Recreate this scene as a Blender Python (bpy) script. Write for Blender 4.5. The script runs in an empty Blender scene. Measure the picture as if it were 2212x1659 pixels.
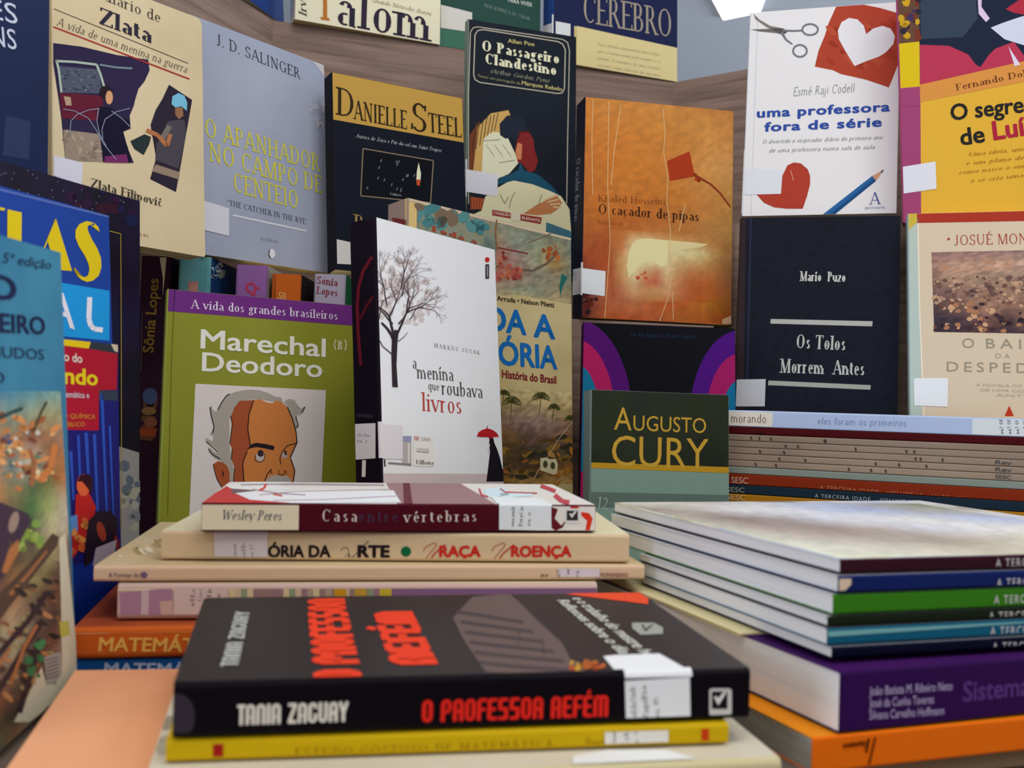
import bpy, math, random
from mathutils import Vector, Matrix
D=bpy.data; S=bpy.context.scene; COL=S.collection
PI=math.pi
# ---------------------------------------------------------------- camera
W,H,F=2212.,1659.,2400.
CAM=Vector((0,0,.165)); PIT=math.radians(.56); ROLL=math.radians(2.2)
_f=Vector((0,math.cos(PIT),math.sin(PIT))); _r=Vector((1,0,0)); _u=_r.cross(_f)
CR=_r*math.cos(ROLL)+_u*math.sin(ROLL); CU=_u*math.cos(ROLL)-_r*math.sin(ROLL); CF=_f
cd=D.cameras.new('camera'); cam=D.objects.new('camera',cd); COL.objects.link(cam)
cam.matrix_world=Matrix(((CR.x,CU.x,-CF.x,CAM.x),(CR.y,CU.y,-CF.y,CAM.y),(CR.z,CU.z,-CF.z,CAM.z),(0,0,0,1)))
cd.sensor_width=36; cd.lens=F/W*36; cd.clip_start=.01
cd.dof.use_dof=True; cd.dof.focus_distance=1.0; cd.dof.aperture_fstop=12
S.camera=cam
# ---------------------------------------------------------------- light
S.view_settings.view_transform='Standard'; S.view_settings.look='None'
S.view_settings.exposure=.16; S.view_settings.gamma=1; S.view_settings.use_curve_mapping=False
w=D.worlds.new('world'); S.world=w; w.use_nodes=True
w.node_tree.nodes['Background'].inputs[0].default_value=(.70,.73,.80,1)
w.node_tree.nodes['Background'].inputs[1].default_value=.55
def area(name,loc,size,power,col,target=(0,.8,.2)):
    l=D.lights.new(name,'AREA'); l.shape='RECTANGLE'; l.size,l.size_y=size; l.energy=power; l.color=col
    o=D.objects.new(name,l); COL.objects.link(o); o.location=loc
    d=Vector(target)-Vector(loc); o.rotation_euler=d.to_track_quat('-Z','Y').to_euler()
    return o
area('ceiling_lamp_light',(.3,.1,1.93),(1.2,.5),15,(1,.97,.93))
area('ceiling_lamp_light',(1.3,-1.0,1.93),(1.2,1.0),15.5,(.93,.96,1))
area('ceiling_lamp_light',(-.9,-.9,1.93),(1.2,.8),12.5,(1,.93,.84))
area('added_fill_light',(5.6,3.5,.7),(4,2),240,(.86,.92,1),(0,4.2,1.9))  # cool fill added out of view to brighten the ceiling
area('added_fill_light',(-3.2,-1.6,.7),(1.6,1.8),36,(.86,.9,1),(.3,.7,.1))  # unseen fill added on the left to lift the magazine page edges
area('ceiling_lamp_light',(.9,2.6,1.93),(1.2,.6),14,(.95,.98,1),(.3,2.4,0))
# ---------------------------------------------------------------- helpers
def lin(h,k=1.0):
    h=h.lstrip('#'); o=[]
    for i in (0,2,4):
        c=int(h[i:i+2],16)/255; c=c/12.92 if c<=.04045 else ((c+.055)/1.055)**2.4
        o.append(min(.86,c*k))
    return (*o,1)
K=1.35
_M={}
def M(h,rough=.55,k=None,spec=.07,emit=0):
    key=(h,rough,k,emit)
    if key in _M: return _M[key]
    m=D.materials.new('print_'+h.strip('#')); m.use_nodes=True
    b=m.node_tree.nodes['Principled BSDF']; b.inputs['Base Color'].default_value=lin(h,K if k is None else k)
    b.inputs['Roughness'].default_value=rough; b.inputs['Specular IOR Level'].default_value=spec
    if emit:
        b.inputs['Emission Color'].default_value=lin(h,1.3); b.inputs['Emission Strength'].default_value=emit
    _M[key]=m; return m
def NM(name,cols,scale=20,stretch=(1,1,1),rough=.5,detail=5,dist=0,k=None,lo=.3,hi=.7,bump=0,spec=.1):
    """procedural noise material running through a ramp of colours, in the object's own space"""
    if name in _M: return _M[name]
    m=D.materials.new(name); m.use_nodes=True; nt=m.node_tree; N=nt.nodes; b=N['Principled BSDF']
    tc=N.new('ShaderNodeTexCoord'); mp=N.new('ShaderNodeMapping'); mp.inputs['Scale'].default_value=stretch
    no=N.new('ShaderNodeTexNoise'); no.inputs['Scale'].default_value=scale; no.inputs['Detail'].default_value=detail
    no.inputs['Distortion'].default_value=dist
    cr=N.new('ShaderNodeValToRGB'); e=cr.color_ramp.elements
    while len(e)<len(cols): e.new(.5)
    for i,c in enumerate(cols):
        e[i].position=lo+(hi-lo)*i/(len(cols)-1); e[i].color=lin(c,K if k is None else k)
    nt.links.new(tc.outputs['Object'],mp.inputs[0]); nt.links.new(mp.outputs[0],no.inputs[0])
    nt.links.new(no.outputs[0],cr.inputs[0]); nt.links.new(cr.outputs[0],b.inputs['Base Color'])
    b.inputs['Roughness'].default_value=rough; b.inputs['Specular IOR Level'].default_value=spec
    if bump:
        bp=N.new('ShaderNodeBump'); bp.inputs['Strength'].default_value=bump; bp.inputs['Distance'].default_value=.001
        nt.links.new(no.outputs[0],bp.inputs['Height']); nt.links.new(bp.outputs[0],b.inputs['Normal'])
    _M[name]=m; return m
PAGES=NM('page_edges',['#a39c90','#c9c3b8','#dbd6cc'],60,(.3,60,.3),.8,3,k=1.3)
PAGEW=NM('page_edges_white',['#aeb4c8','#c9cddf','#d8dcec'],30,(.3,40,.3),.8,3,k=1.7)
PAGEY=NM('page_edges_cream',['#a8966c','#c9b88c','#d8c9a0'],60,(.3,60,.3),.8,3,k=1.3)
PAGEG=NM('page_edges_grey',['#7f7d74','#98968c','#a4a298'],60,(.3,60,.3),.8,3,k=1.2)
def wood(name,c,sc=3.0):
    return NM(name,c,sc,(2.2,2.2,45),.55,8,.6,lo=.3,hi=.72,k=1.25)
WOOD=wood('grey_brown_wood_laminate',['#6e5a50','#867064','#937d70'])
def tag(o,label=None,cat=None,group=None,kind=None):
    if label: o['label']=label
    if cat: o['category']=cat
    if group: o['group']=group
    if kind: o['kind']=kind
    return o
class MB:
    def __init__(s): s.v=[];s.f=[];s.m=[];s.mats=[];s.vc={}
    def mi(s,m):
        if m not in s.mats: s.mats.append(m)
        return s.mats.index(m)
    def face(s,pts,m):
        n=len(s.v); s.v+=[tuple(p) for p in pts]; s.f.append(tuple(range(n,n+len(pts)))); s.m.append(s.mi(m))
    def prism(s,outline,axis,a,b,m,mt=None):
        """outline: 2-D points, extruded along axis 0/1/2 from a to b (closed solid)"""
        def P(p,t):
            q=list(p); q.insert(axis,t); return tuple(q)
        n=len(outline); base=len(s.v); s.v+=[P(p,a) for p in outline]+[P(p,b) for p in outline]
        i=s.mi(m)
        fl=axis==1
        A=tuple(range(base,base+n)); B=tuple(range(base+n,base+2*n))
        s.f.append(A[::-1] if not fl else A); s.m.append(i)
        s.f.append(B if not fl else B[::-1]); s.m.append(i)
        for k in range(n):
            q=(base+k,base+(k+1)%n,base+n+(k+1)%n,base+n+k)
            s.f.append(q if not fl else q[::-1]); s.m.append(i)
    def box(s,x0,x1,y0,y1,z0,z1,m): s.prism([(x0,y0),(x1,y0),(x1,y1),(x0,y1)],2,z0,z1,m)
    def build(s,name,parent=None,smooth=False):
        me=D.meshes.new(name); me.from_pydata(s.v,[],s.f); me.update()
        for m in s.mats: me.materials.append(m)
        me.polygons.foreach_set('material_index',s.m)
        if s.vc:
            ca=me.color_attributes.new('Col','FLOAT_COLOR','CORNER'); k=0
            for i,fc in enumerate(s.f):
                cc=s.vc.get(i)
                for j in range(len(fc)):
                    ca.data[k].color=cc[j] if cc else (1,1,1,1); k+=1
        if smooth: me.polygons.foreach_set('use_smooth',[True]*len(s.f))
        o=D.objects.new(name,me); COL.objects.link(o)
        if parent: o.parent=parent
        return o
def rrect(w,h,r,sides='RTLB',n=4,x0=0,y0=0):
    """rectangle with rounded corners: r = radii (bl,br,tr,tl)"""
    if isinstance(r,(int,float)): r=(r,)*4
    pts=[]
    for (cx,cy,a0,q) in ((0,0,PI,r[0]),(w,0,1.5*PI,r[1]),(w,h,0,r[2]),(0,h,.5*PI,r[3])):
        if q<=0: pts.append((cx+x0,cy+y0)); continue
        ox=q if cx==0 else -q; oy=q if cy==0 else -q
        for k in range(n+1):
            a=a0+.5*PI*k/n; pts.append((cx+ox+q*math.cos(a)+x0,cy+oy+q*math.sin(a)+y0))
    return pts
def clip(poly,x0,x1,y0,y1):
    for (ax,s,lim) in ((0,1,x0),(0,-1,x1),(1,1,y0),(1,-1,y1)):
        out=[]
        for i in range(len(poly)):
            a,b=poly[i],poly[(i+1)%len(poly)]
            da=s*(a[ax]-lim); db=s*(b[ax]-lim)
            if da>=0: out.append(a)
            if (da>=0)!=(db>=0):
                t=da/(da-db); out.append((a[0]+(b[0]-a[0])*t,a[1]+(b[1]-a[1])*t))
        poly=out
        if len(poly)<3: return []
    return poly
# ---------------------------------------------------------------- lettering
# stroke-built roman letters: V stem, L diagonal (t thin / T thick), H hairline, A arc, s serif
G={}
def _g(ch,adv,st): G[ch]=(adv,st.split())
_g('A',.74,'t.08,0,.36,1 T.36,1,.66,0 H.2,.52,.34 s.08,0 s.66,0')
_g('B',.66,'V.16,0,1 A.3,.75,.2,.25,-90,90 A.3,.27,.26,.27,-90,90 H.16,.32,1 H.16,.32,.5 H.16,.32,0 s.12,0 s.12,1')
_g('C',.7,'A.38,.5,.3,.5,50,310 t.6,.95,.6,.72')
_g('D',.76,'V.16,0,1 A.3,.5,.38,.5,-90,90 H.16,.32,1 H.16,.32,0 s.12,0 s.12,1')
_g('E',.62,'V.16,0,1 H.16,.54,1 H.16,.46,.52 H.16,.56,0 t.54,1,.54,.82 t.56,0,.56,.2 s.12,0 s.12,1')
_g('F',.58,'V.16,0,1 H.16,.54,1 H.16,.44,.5 t.54,1,.54,.82 s.16,0 s.12,1')
_g('G',.76,'A.4,.5,.32,.5,45,320 V.62,.05,.45 s.62,.45 t.62,.95,.62,.72')
_g('H',.8,'V.16,0,1 V.62,0,1 H.16,.62,.52 s.16,0 s.16,1 s.62,0 s.62,1')
_g('I',.36,'V.18,0,1 s.18,0 s.18,1')
_g('J',.4,'V.22,.1,1 A.1,.12,.12,.14,200,360 s.22,1')
_g('K',.74,'V.16,0,1 t.6,1,.2,.42 T.3,.55,.64,0 s.16,0 s.16,1 s.6,1 s.64,0')
_g('L',.6,'V.16,0,1 H.16,.54,0 t.54,0,.54,.22 s.16,1 s.12,0')
_g('M',.92,'t.14,0,.16,1 T.18,1,.44,0 t.44,0,.72,1 V.76,0,1 s.14,0 s.12,1 s.76,0 s.78,1')
_g('N',.8,'t.16,0,.16,1 T.16,1,.64,0 t.64,0,.64,1 s.16,0 s.12,1 s.64,1')
_g('O',.8,'A.4,.5,.32,.5,0,360')
_g('P',.62,'V.16,0,1 A.3,.73,.22,.27,-90,90 H.16,.32,1 H.16,.32,.46 s.16,0 s.12,1')
_g('Q',.8,'A.4,.5,.32,.5,0,360 T.42,.1,.66,-.15')
_g('R',.7,'V.16,0,1 A.3,.74,.2,.26,-90,90 H.16,.32,1 H.16,.32,.48 T.34,.48,.6,0 s.16,0 s.12,1 s.62,0')
_g('S',.58,'A.29,.74,.2,.26,30,270 A.29,.25,.22,.26,-150,90 t.47,.96,.47,.76 t.08,.04,.08,.24')
_g('T',.68,'V.34,0,1 H.06,.62,1 t.06,1,.06,.8 t.62,1,.62,.8 s.34,0')
_g('U',.78,'V.16,.3,1 t.62,.3,.62,1 A.39,.3,.23,.3,180,360 s.16,1 s.62,1')
_g('V',.72,'T.08,1,.36,0 t.36,0,.64,1 s.08,1 s.64,1')
_g('W',1.0,'T.08,1,.3,0 t.3,0,.5,.9 T.5,.9,.68,0 t.68,0,.92,1 s.08,1 s.92,1')
_g('Y',.7,'T.08,1,.35,.48 t.35,.48,.62,1 V.35,0,.5 s.08,1 s.62,1 s.35,0')
_g('Z',.64,'H.1,.54,1 T.54,1,.1,0 H.1,.56,0 t.1,1,.1,.8 t.56,0,.56,.22')
_g('a',.5,'A.22,.17,.15,.17,60,300 V.38,0,.5 A.23,.48,.15,.17,0,160 t.38,.03,.46,.0')
_g('b',.56,'V.12,0,1 A.29,.32,.18,.33,-120,140 s.08,1')
_g('c',.46,'A.25,.32,.18,.33,45,315')
_g('d',.56,'V.42,0,1 A.25,.32,.18,.33,40,320 s.38,1 s.45,0')
_g('e',.5,'A.26,.32,.19,.33,0,315 H.1,.44,.36')
_g('f',.34,'V.16,0,.85 A.28,.85,.12,.15,40,180 H.04,.32,.64 s.16,0')
_g('g',.52,'A.25,.4,.16,.25,0,360 A.25,-.1,.2,.17,0,360 t.38,.6,.5,.66')
_g('h',.6,'V.12,0,1 V.44,0,.42 A.28,.42,.16,.22,0,150 s.12,0 s.44,0 s.08,1')
_g('i',.3,'V.14,0,.64 O.14,.86 s.14,0 s.1,.64')
_g('j',.3,'V.14,-.15,.64 O.14,.86 A.04,-.15,.1,.13,200,360')
_g('k',.56,'V.12,0,1 t.44,.64,.14,.28 T.22,.36,.46,0 s.12,0 s.46,0 s.08,1')
_g('l',.28,'V.14,0,1 s.14,0 s.1,1')
_g('m',.88,'V.12,0,.64 V.42,0,.42 V.72,0,.42 A.27,.42,.15,.22,0,150 A.57,.42,.15,.22,0,150 s.12,0 s.42,0 s.72,0 s.08,.64')
_g('n',.6,'V.12,0,.64 V.44,0,.42 A.28,.42,.16,.22,0,150 s.12,0 s.44,0 s.08,.64')
_g('o',.54,'A.27,.32,.2,.33,0,360')
_g('p',.56,'V.12,-.3,.64 A.29,.32,.18,.33,-120,140 s.12,-.3 s.08,.64')
_g('q',.56,'V.42,-.3,.64 A.25,.32,.18,.33,40,320 s.42,-.3')
_g('r',.42,'V.12,0,.64 A.27,.45,.13,.18,50,160 s.12,0 s.08,.64')
_g('s',.42,'A.21,.48,.13,.16,30,270 A.21,.17,.15,.17,-150,90')
_g('t',.34,'V.15,.1,.85 H.04,.3,.64 A.26,.12,.11,.12,180,320')
_g('u',.6,'V.12,.2,.64 V.44,0,.64 A.28,.2,.16,.2,180,340 s.08,.64 s.47,0')
_g('v',.52,'T.06,.64,.26,0 t.26,0,.46,.64 s.06,.64 s.46,.64')
_g('w',.76,'T.06,.64,.22,0 t.22,0,.38,.6 T.38,.6,.52,0 t.52,0,.7,.64 s.06,.64 s.7,.64')
_g('x',.5,'T.08,.64,.42,0 t.42,.64,.08,0 s.08,.64 s.42,0')
_g('y',.52,'T.06,.64,.26,0 t.18,-.28,.46,.64 s.06,.64 s.46,.64')
_g('z',.46,'H.06,.38,.63 T.38,.63,.06,0 H.06,.4,0')
_g(' ',.34,''); _g('.',.24,'O.1,.04'); _g(',',.24,'O.1,.02 t.12,0,.06,-.14'); _g('"',.34,'t.1,1,.1,.75 t.22,1,.22,.75')
_g('(',.3,'A.3,.4,.2,.6,130,230'); _g(')',.3,'A.0,.4,.2,.6,-50,50'); _g('-',.34,'H.06,.28,.32'); _g(':',.24,'O.1,.04 O.1,.5')
_g('1',.4,'V.2,0,1 t.06,.8,.2,1 s.2,0'); _g('2',.5,'A.25,.74,.17,.26,-20,170 t.42,.68,.08,0 H.08,.44,0'); _g('5',.5,'A.22,.32,.2,.32,-140,110 V.1,.55,1 H.1,.42,1')
for b,acc in (('a','áãâ'),('e','éê'),('i','í'),('o','óõôª'),('u','ú'),('A','ÁÃ'),('E','ÉÊ'),('O','ÓÕÔ'),('c','ćç'),('C','Ç')):
    for a in acc:
        up=.30 if b.isupper() else 0
        x=G[b][0]/2-.02
        if a in 'çÇ': ex='t%g,0,%g,-.2'%(x,x-.06)
        elif a in 'ãõÃÕ': ex='t%g,%g,%g,%g t%g,%g,%g,%g'%(x-.12,.8+up,x-.02,.88+up,x-.02,.88+up,x+.12,.82+up)
        elif a in 'âêôÊÔ': ex='t%g,%g,%g,%g t%g,%g,%g,%g'%(x-.12,.78+up,x,.92+up,x,.92+up,x+.12,.78+up)
        else: ex='T%g,%g,%g,%g'%(x-.03,.76+up,x+.08,.96+up)
        base=G[b][1] if a!='í' else [q for q in G[b][1] if q[0]!='O']
        G[a]=(G[b][0],base+ex.split())
def strokes(txt,T=.13,t=.045,serif=.07,track=0,slant=0,sq=False):
    """-> list of polygons, total width (cap height 1)"""
    P=[]; x=0
    def seg(x0,y0,x1,y1,w):
        dx,dy=x1-x0,y1-y0; l=math.hypot(dx,dy) or 1; nx,ny=-dy/l*w/2,dx/l*w/2
        P.append([(x0+nx,y0+ny),(x1+nx,y1+ny),(x1-nx,y1-ny),(x0-nx,y0-ny)])
    for ch in txt:
        adv,st=G.get(('~' if sq else '')+ch,G['o'])
        for q in st:
            a=[float(c) for c in q[1:].split(',')]
            if q[0]=='V': seg(x+a[0],a[1],x+a[0],a[2],T)
            elif q[0]=='h': seg(x+a[0],a[2],x+a[1],a[2],t*.5)
            elif q[0]=='H': seg(x+a[0],a[2]-(t/2 if a[2]>.9 else -t/2 if a[2]==0 else 0),x+a[1],a[2]-(t/2 if a[2]>.9 else -t/2 if a[2]==0 else 0),t)
            elif q[0] in 'tT': seg(x+a[0],a[1],x+a[2],a[3],t if q[0]=='t' else T*.95)
            elif q[0]=='O':
                P.append([(x+a[0]+T*.6*math.cos(k*PI/4),a[1]+T*.6*math.sin(k*PI/4)) for k in range(8)])
            elif q[0]=='s':
                if serif:
                    y=a[1]; h=t*1.1; y0=y-h if y>.3 else y
                    P.append([(x+a[0]-T/2-serif,y0),(x+a[0]+T/2+serif,y0),(x+a[0]+T/2+serif,y0+h),(x+a[0]-T/2-serif,y0+h)])
            elif q[0]=='A':
                cx,cy,rx,ry,a0,a1=a; n=max(4,int(abs(a1-a0)/24)); pr=None
                for k in range(n+1):
                    an=math.radians(a0+(a1-a0)*k/n); c,s_=math.cos(an),math.sin(an)
                    wd=t+(T-t)*abs(c)**1.3
                    ix,iy=max(rx-wd,rx*.15),max(ry-t,ry*.2)
                    o=(x+cx+rx*c,cy+ry*s_); i=(x+cx+(rx-wd)*c,cy+(ry-max(t,wd*.35))*s_)
                    if pr: P.append([pr[0],o,i,pr[1]])
                    pr=(o,i)
        x+=adv+track
    if slant: P=[[(p[0]+slant*p[1],p[1]) for p in q] for q in P]
    return P,x-track
_TC={}
def sans(txt,bold=0,track=1.0):
    """polygons of the built-in sans face, cap height 1"""
    key=(txt,bold,track)
    if key in _TC: return _TC[key]
    c=D.curves.new('t','FONT'); c.body=txt; c.resolution_u=3; c.space_character=track
    o=D.objects.new('t',c); COL.objects.link(o)
    bpy.context.view_layer.update()
    dg=bpy.context.evaluated_depsgraph_get(); ev=o.evaluated_get(dg); me=ev.to_mesh()
    V=[v.co for v in me.vertices]; CAPH=.729
    P=[[(V[i].x/CAPH,V[i].y/CAPH) for i in p.vertices] for p in me.polygons]
    xs=[q[0] for p in P for q in p] or [0,1]
    x0,x1=min(xs),max(xs)
    P=[[(a-x0,b) for a,b in p] for p in P]
    if bold>0:
        k_=bold*1.1; P=[[(a+dx,b+dy) for a,b in p] for dx,dy in ((0,0),(k_,0),(-k_,0),(0,k_*.8),(0,-k_*.8),(k_*.7,k_*.6),(-k_*.7,k_*.6),(k_*.7,-k_*.6),(-k_*.7,-k_*.6)) for p in P]
    ev.to_mesh_clear(); D.objects.remove(o); D.curves.remove(c)
    _TC[key]=(P,x1-x0); return _TC[key]
def PIC():
    if 'printed_picture' in _M: return _M['printed_picture']
    m=D.materials.new('printed_picture'); m.use_nodes=True; nt=m.node_tree; N=nt.nodes; b=N['Principled BSDF']
    at=N.new('ShaderNodeVertexColor'); at.layer_name='Col'; tc=N.new('ShaderNodeTexCoord')
    no=N.new('ShaderNodeTexNoise'); no.inputs['Scale'].default_value=120; no.inputs['Detail'].default_value=4
    hs=N.new('ShaderNodeHueSaturation'); mr=N.new('ShaderNodeMapRange'); mr.inputs[1].default_value=.3; mr.inputs[2].default_value=.7; mr.inputs[3].default_value=.9; mr.inputs[4].default_value=1.1
    nt.links.new(tc.outputs['Object'],no.inputs[0]); nt.links.new(no.outputs[0],mr.inputs[0]); nt.links.new(mr.outputs[0],hs.inputs['Value'])
    nt.links.new(at.outputs[0],hs.inputs['Color']); nt.links.new(hs.outputs[0],b.inputs['Base Color'])
    b.inputs['Roughness'].default_value=.45; b.inputs['Specular IOR Level'].default_value=.2
    _M['printed_picture']=m; return m
# squared-off condensed capitals (upper-case techno face)
def _sq(d):
    for k,(a,st) in d.items(): G['~'+k]=(a,st.split())
_sq({'A':(.62,'V.1,0,.8 V.44,0,.8 A.27,.8,.26,.2,0,180 h.1,.44,.36'),'N':(.62,'V.1,0,.8 V.44,0,.8 A.27,.8,.26,.2,0,180'),'R':(.62,'V.1,0,.8 V.44,0,.8 A.27,.8,.26,.2,0,180 H.1,.44,.45'),
'T':(.5,'V.24,0,1 H.0,.48,1'),'I':(.28,'V.1,0,1'),'Z':(.6,'H.02,.52,1 H.02,.52,0 T.44,.9,.1,.1'),'G':(.62,'V.1,.2,.8 V.44,.15,.45 A.27,.8,.26,.2,0,180 A.27,.2,.26,.2,180,360 V.44,.7,.8'),
'U':(.62,'V.1,.2,1 V.44,.2,1 A.27,.2,.26,.2,180,360'),'Y':(.56,'T.04,1,.26,.45 T.48,1,.26,.45 V.26,0,.5'),'O':(.62,'V.1,.2,.8 V.44,.2,.8 A.27,.8,.26,.2,0,180 A.27,.2,.26,.2,180,360'),
'P':(.62,'V.1,0,.8 V.44,.5,.8 A.27,.8,.26,.2,0,180 H.1,.44,.45'),'F':(.54,'V.1,0,.9 H.1,.5,1 H.1,.44,.5'),'E':(.56,'V.1,.05,.95 H.1,.5,1 H.1,.44,.5 H.1,.5,0'),'É':(.56,'V.1,.05,.95 H.1,.5,1 H.1,.44,.5 H.1,.5,0 t.24,1.06,.36,1.24'),
'S':(.6,'H.06,.5,1 H.06,.5,.5 H.02,.46,0 V.1,.5,.92 V.42,.08,.5'),'M':(.86,'V.1,0,.8 V.4,0,.85 V.7,0,.8 A.25,.8,.24,.2,0,180 A.55,.8,.24,.2,0,180'),' ':(.34,'')})
# ---------------------------------------------------------------- books
FIT={'zlata':[-0.3572, 0.8522, 0.2771, 53.8858, 6.0724, 0.9037, 0.1445, 0.2145, 0.02],
'salinger':[-0.2806, 0.9961, 0.2803, 57.3117, 7.7236, -0.6717, 0.18, 0.2226, 0.014],
'steel':[-0.1777, 1.0886, 0.2812, 31.5048, 9.2617, 0.2666, 0.1505, 0.2047, 0.0198],
'poe':[-0.0599, 1.2869, 0.3097, 21.0413, 4.8247, 0.077, 0.1404, 0.2989, 0.012],
'pipas':[0.0687, 1.1551, 0.2483, 12.5096, 3.3381, -0.1779, 0.168, 0.2339, 0.0319],
'prof':[0.2398, 1.1931, 0.3666, -17.0682, 7.8793, -0.5439, 0.1575, 0.2329, 0.012],
'luisa':[0.3847, 1.1108, 0.3524, -19.5784, 3.7301, -3.4999, 0.1579, 0.2677, 0.018],
'navyES':[-0.3973, 0.7001, 0.282, 71.9205, 1.9498, -0.4139, 0.1406, 0.1904, 0.02],
'blue_top':[-0.3251, 1.2413, 0.606, 77.9432, 4.0606, -1.3927, 0.1295, 0.21, 0.02],
'yalom':[-0.2777, 1.3302, 0.606, 24.2438, 3.9705, 0.0172, 0.1859, 0.23, 0.0242],
'green_top':[-0.1098, 1.4119, 0.606, 20.0663, 4.0, 0.0154, 0.1384, 0.21, 0.02],
'cerebro':[0.0365, 1.4569, 0.606, 23.0409, 3.9533, 0.0197, 0.191, 0.23, 0.0303],
'ed5':[-0.2101, 0.4507, 0.004, 94.5939, 3.9138, -1.7329, 0.1305, 0.2221, 0.02],
'atlas':[-0.3031, 0.6324, 0.0255, 79.6527, 3.6698, -1.086, 0.1612, 0.2534, 0.015],
'redblue':[-0.2485, 0.5839, 0.0081, 91.0896, 3.1997, -0.587, 0.1518, 0.1789, 0.008],
'starry':[-0.331, 0.6942, 0.0155, 75.8684, 2.1992, -0.8144, 0.1845, 0.2881, 0.01],
'marechal':[-0.2766, 0.8819, 0.0074, 23.7064, 10.6744, 1.1451, 0.1633, 0.2389, 0.012],
'menina':[-0.0923, 0.8344, 0.0569, 54.544, 6.8768, 1.9993, 0.1562, 0.2435, 0.0275],
'toda':[-0.0858, 0.931, 0.0569, 42.4994, 6.4341, 2.8979, 0.2016, 0.2778, 0.0297],
'rainbow':[0.0686, 1.0538, 0.0315, 2.2325, 10.1472, 0.0446, 0.1509, 0.2107, 0.015],
'cury':[0.0712, 0.9375, 0.001, 13.2895, 5.2732, -0.0637, 0.1278, 0.1719, 0.02],
'tolos':[0.2256, 1.1303, 0.1533, -15.6669, 7.0082, -0.5564, 0.1585, 0.2063, 0.02],
'baile':[0.3795, 1.0579, 0.154, -13.7825, 9.0543, -1.431, 0.1449, 0.2065, 0.014],
'refem':[0.1032, 0.4609, 0.0556, 11.281, -1.6444, -0.7901, 0.1488, 0.2296, 0.021],
'yellow':[0.0943, 0.4573, 0.0336, 10.3166, -1.6444, -0.7901, 0.13, 0.2223, 0.0084],
'cream0':[0.1132, 0.445, 0.024, 11.4869, -1.6444, -0.7901, 0.1868, 0.244, 0.007],
'casa':[0.0517, 0.6526, 0.1023, 8.1373, 0.0285, -1.0937, 0.1436, 0.2245, 0.0158],
'proenca':[0.0719, 0.6497, 0.086, 4.6107, 0.0285, -1.0937, 0.1528, 0.2672, 0.0163],
'pink':[0.0811, 0.6471, 0.069, 7.7092, 0.0285, -1.0937, 0.2031, 0.3076, 0.0085],
'purplish':[0.0532, 0.6373, 0.059, 6.8992, 0.0285, -1.0937, 0.17, 0.2652, 0.0194],
'matem':[0.0572, 0.6377, 0.0387, 10.1553, 0.0285, -1.0937, 0.1495, 0.2879, 0.0167],
'matemb':[0.0573, 0.6276, 0.0212, 7.3026, 0.0285, -1.0937, 0.17, 0.2858, 0.0172],
'mag0':[0.3766, 0.5668, 0.1008, 18.1861, 0.1964, -0.7021, 0.2512, 0.2405, 0.0062],
'mag1':[0.379, 0.5673, 0.0937, 18.488, 0.1964, -0.7021, 0.25, 0.2448, 0.0073],
'mag2':[0.3771, 0.5673, 0.0855, 18.4895, 0.1964, -0.7021, 0.25, 0.2448, 0.0088],
'mag3':[0.375, 0.5671, 0.0757, 18.4943, 0.1964, -0.7021, 0.195, 0.2449, 0.0043],
'mag4':[0.375, 0.5671, 0.0705, 18.4947, 0.1964, -0.7021, 0.195, 0.2449, 0.0073],
'mag5':[0.3774, 0.5669, 0.0624, 18.5047, 0.1964, -0.7021, 0.195, 0.2451, 0.0048],
'purple':[0.3912, 0.5688, 0.0552, 20.8351, 0.1964, -0.7021, 0.25, 0.2638, 0.0257],
'orange':[0.3775, 0.5592, 0.0284, 19.9793, 0.1964, -0.7021, 0.16, 0.2608, 0.0151],
'eles':[0.439, 0.8805, 0.1615, -26.1474, -0.0022, -0.5809, 0.12, 0.2733, 0.0144]}
def rotm(y,l,r,laid):
    R=Matrix.Rotation(math.radians(y),3,'Z')@Matrix.Rotation(-math.radians(l),3,'X')@Matrix.Rotation(math.radians(r),3,'Y')
    if laid: R=R@Matrix(((0,0,-1),(1,0,0),(0,-1,0)))
    return R
def ray(px,py): return (CF*F+CR*(px-W/2)-CU*(py-H/2)).normalized()
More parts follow.
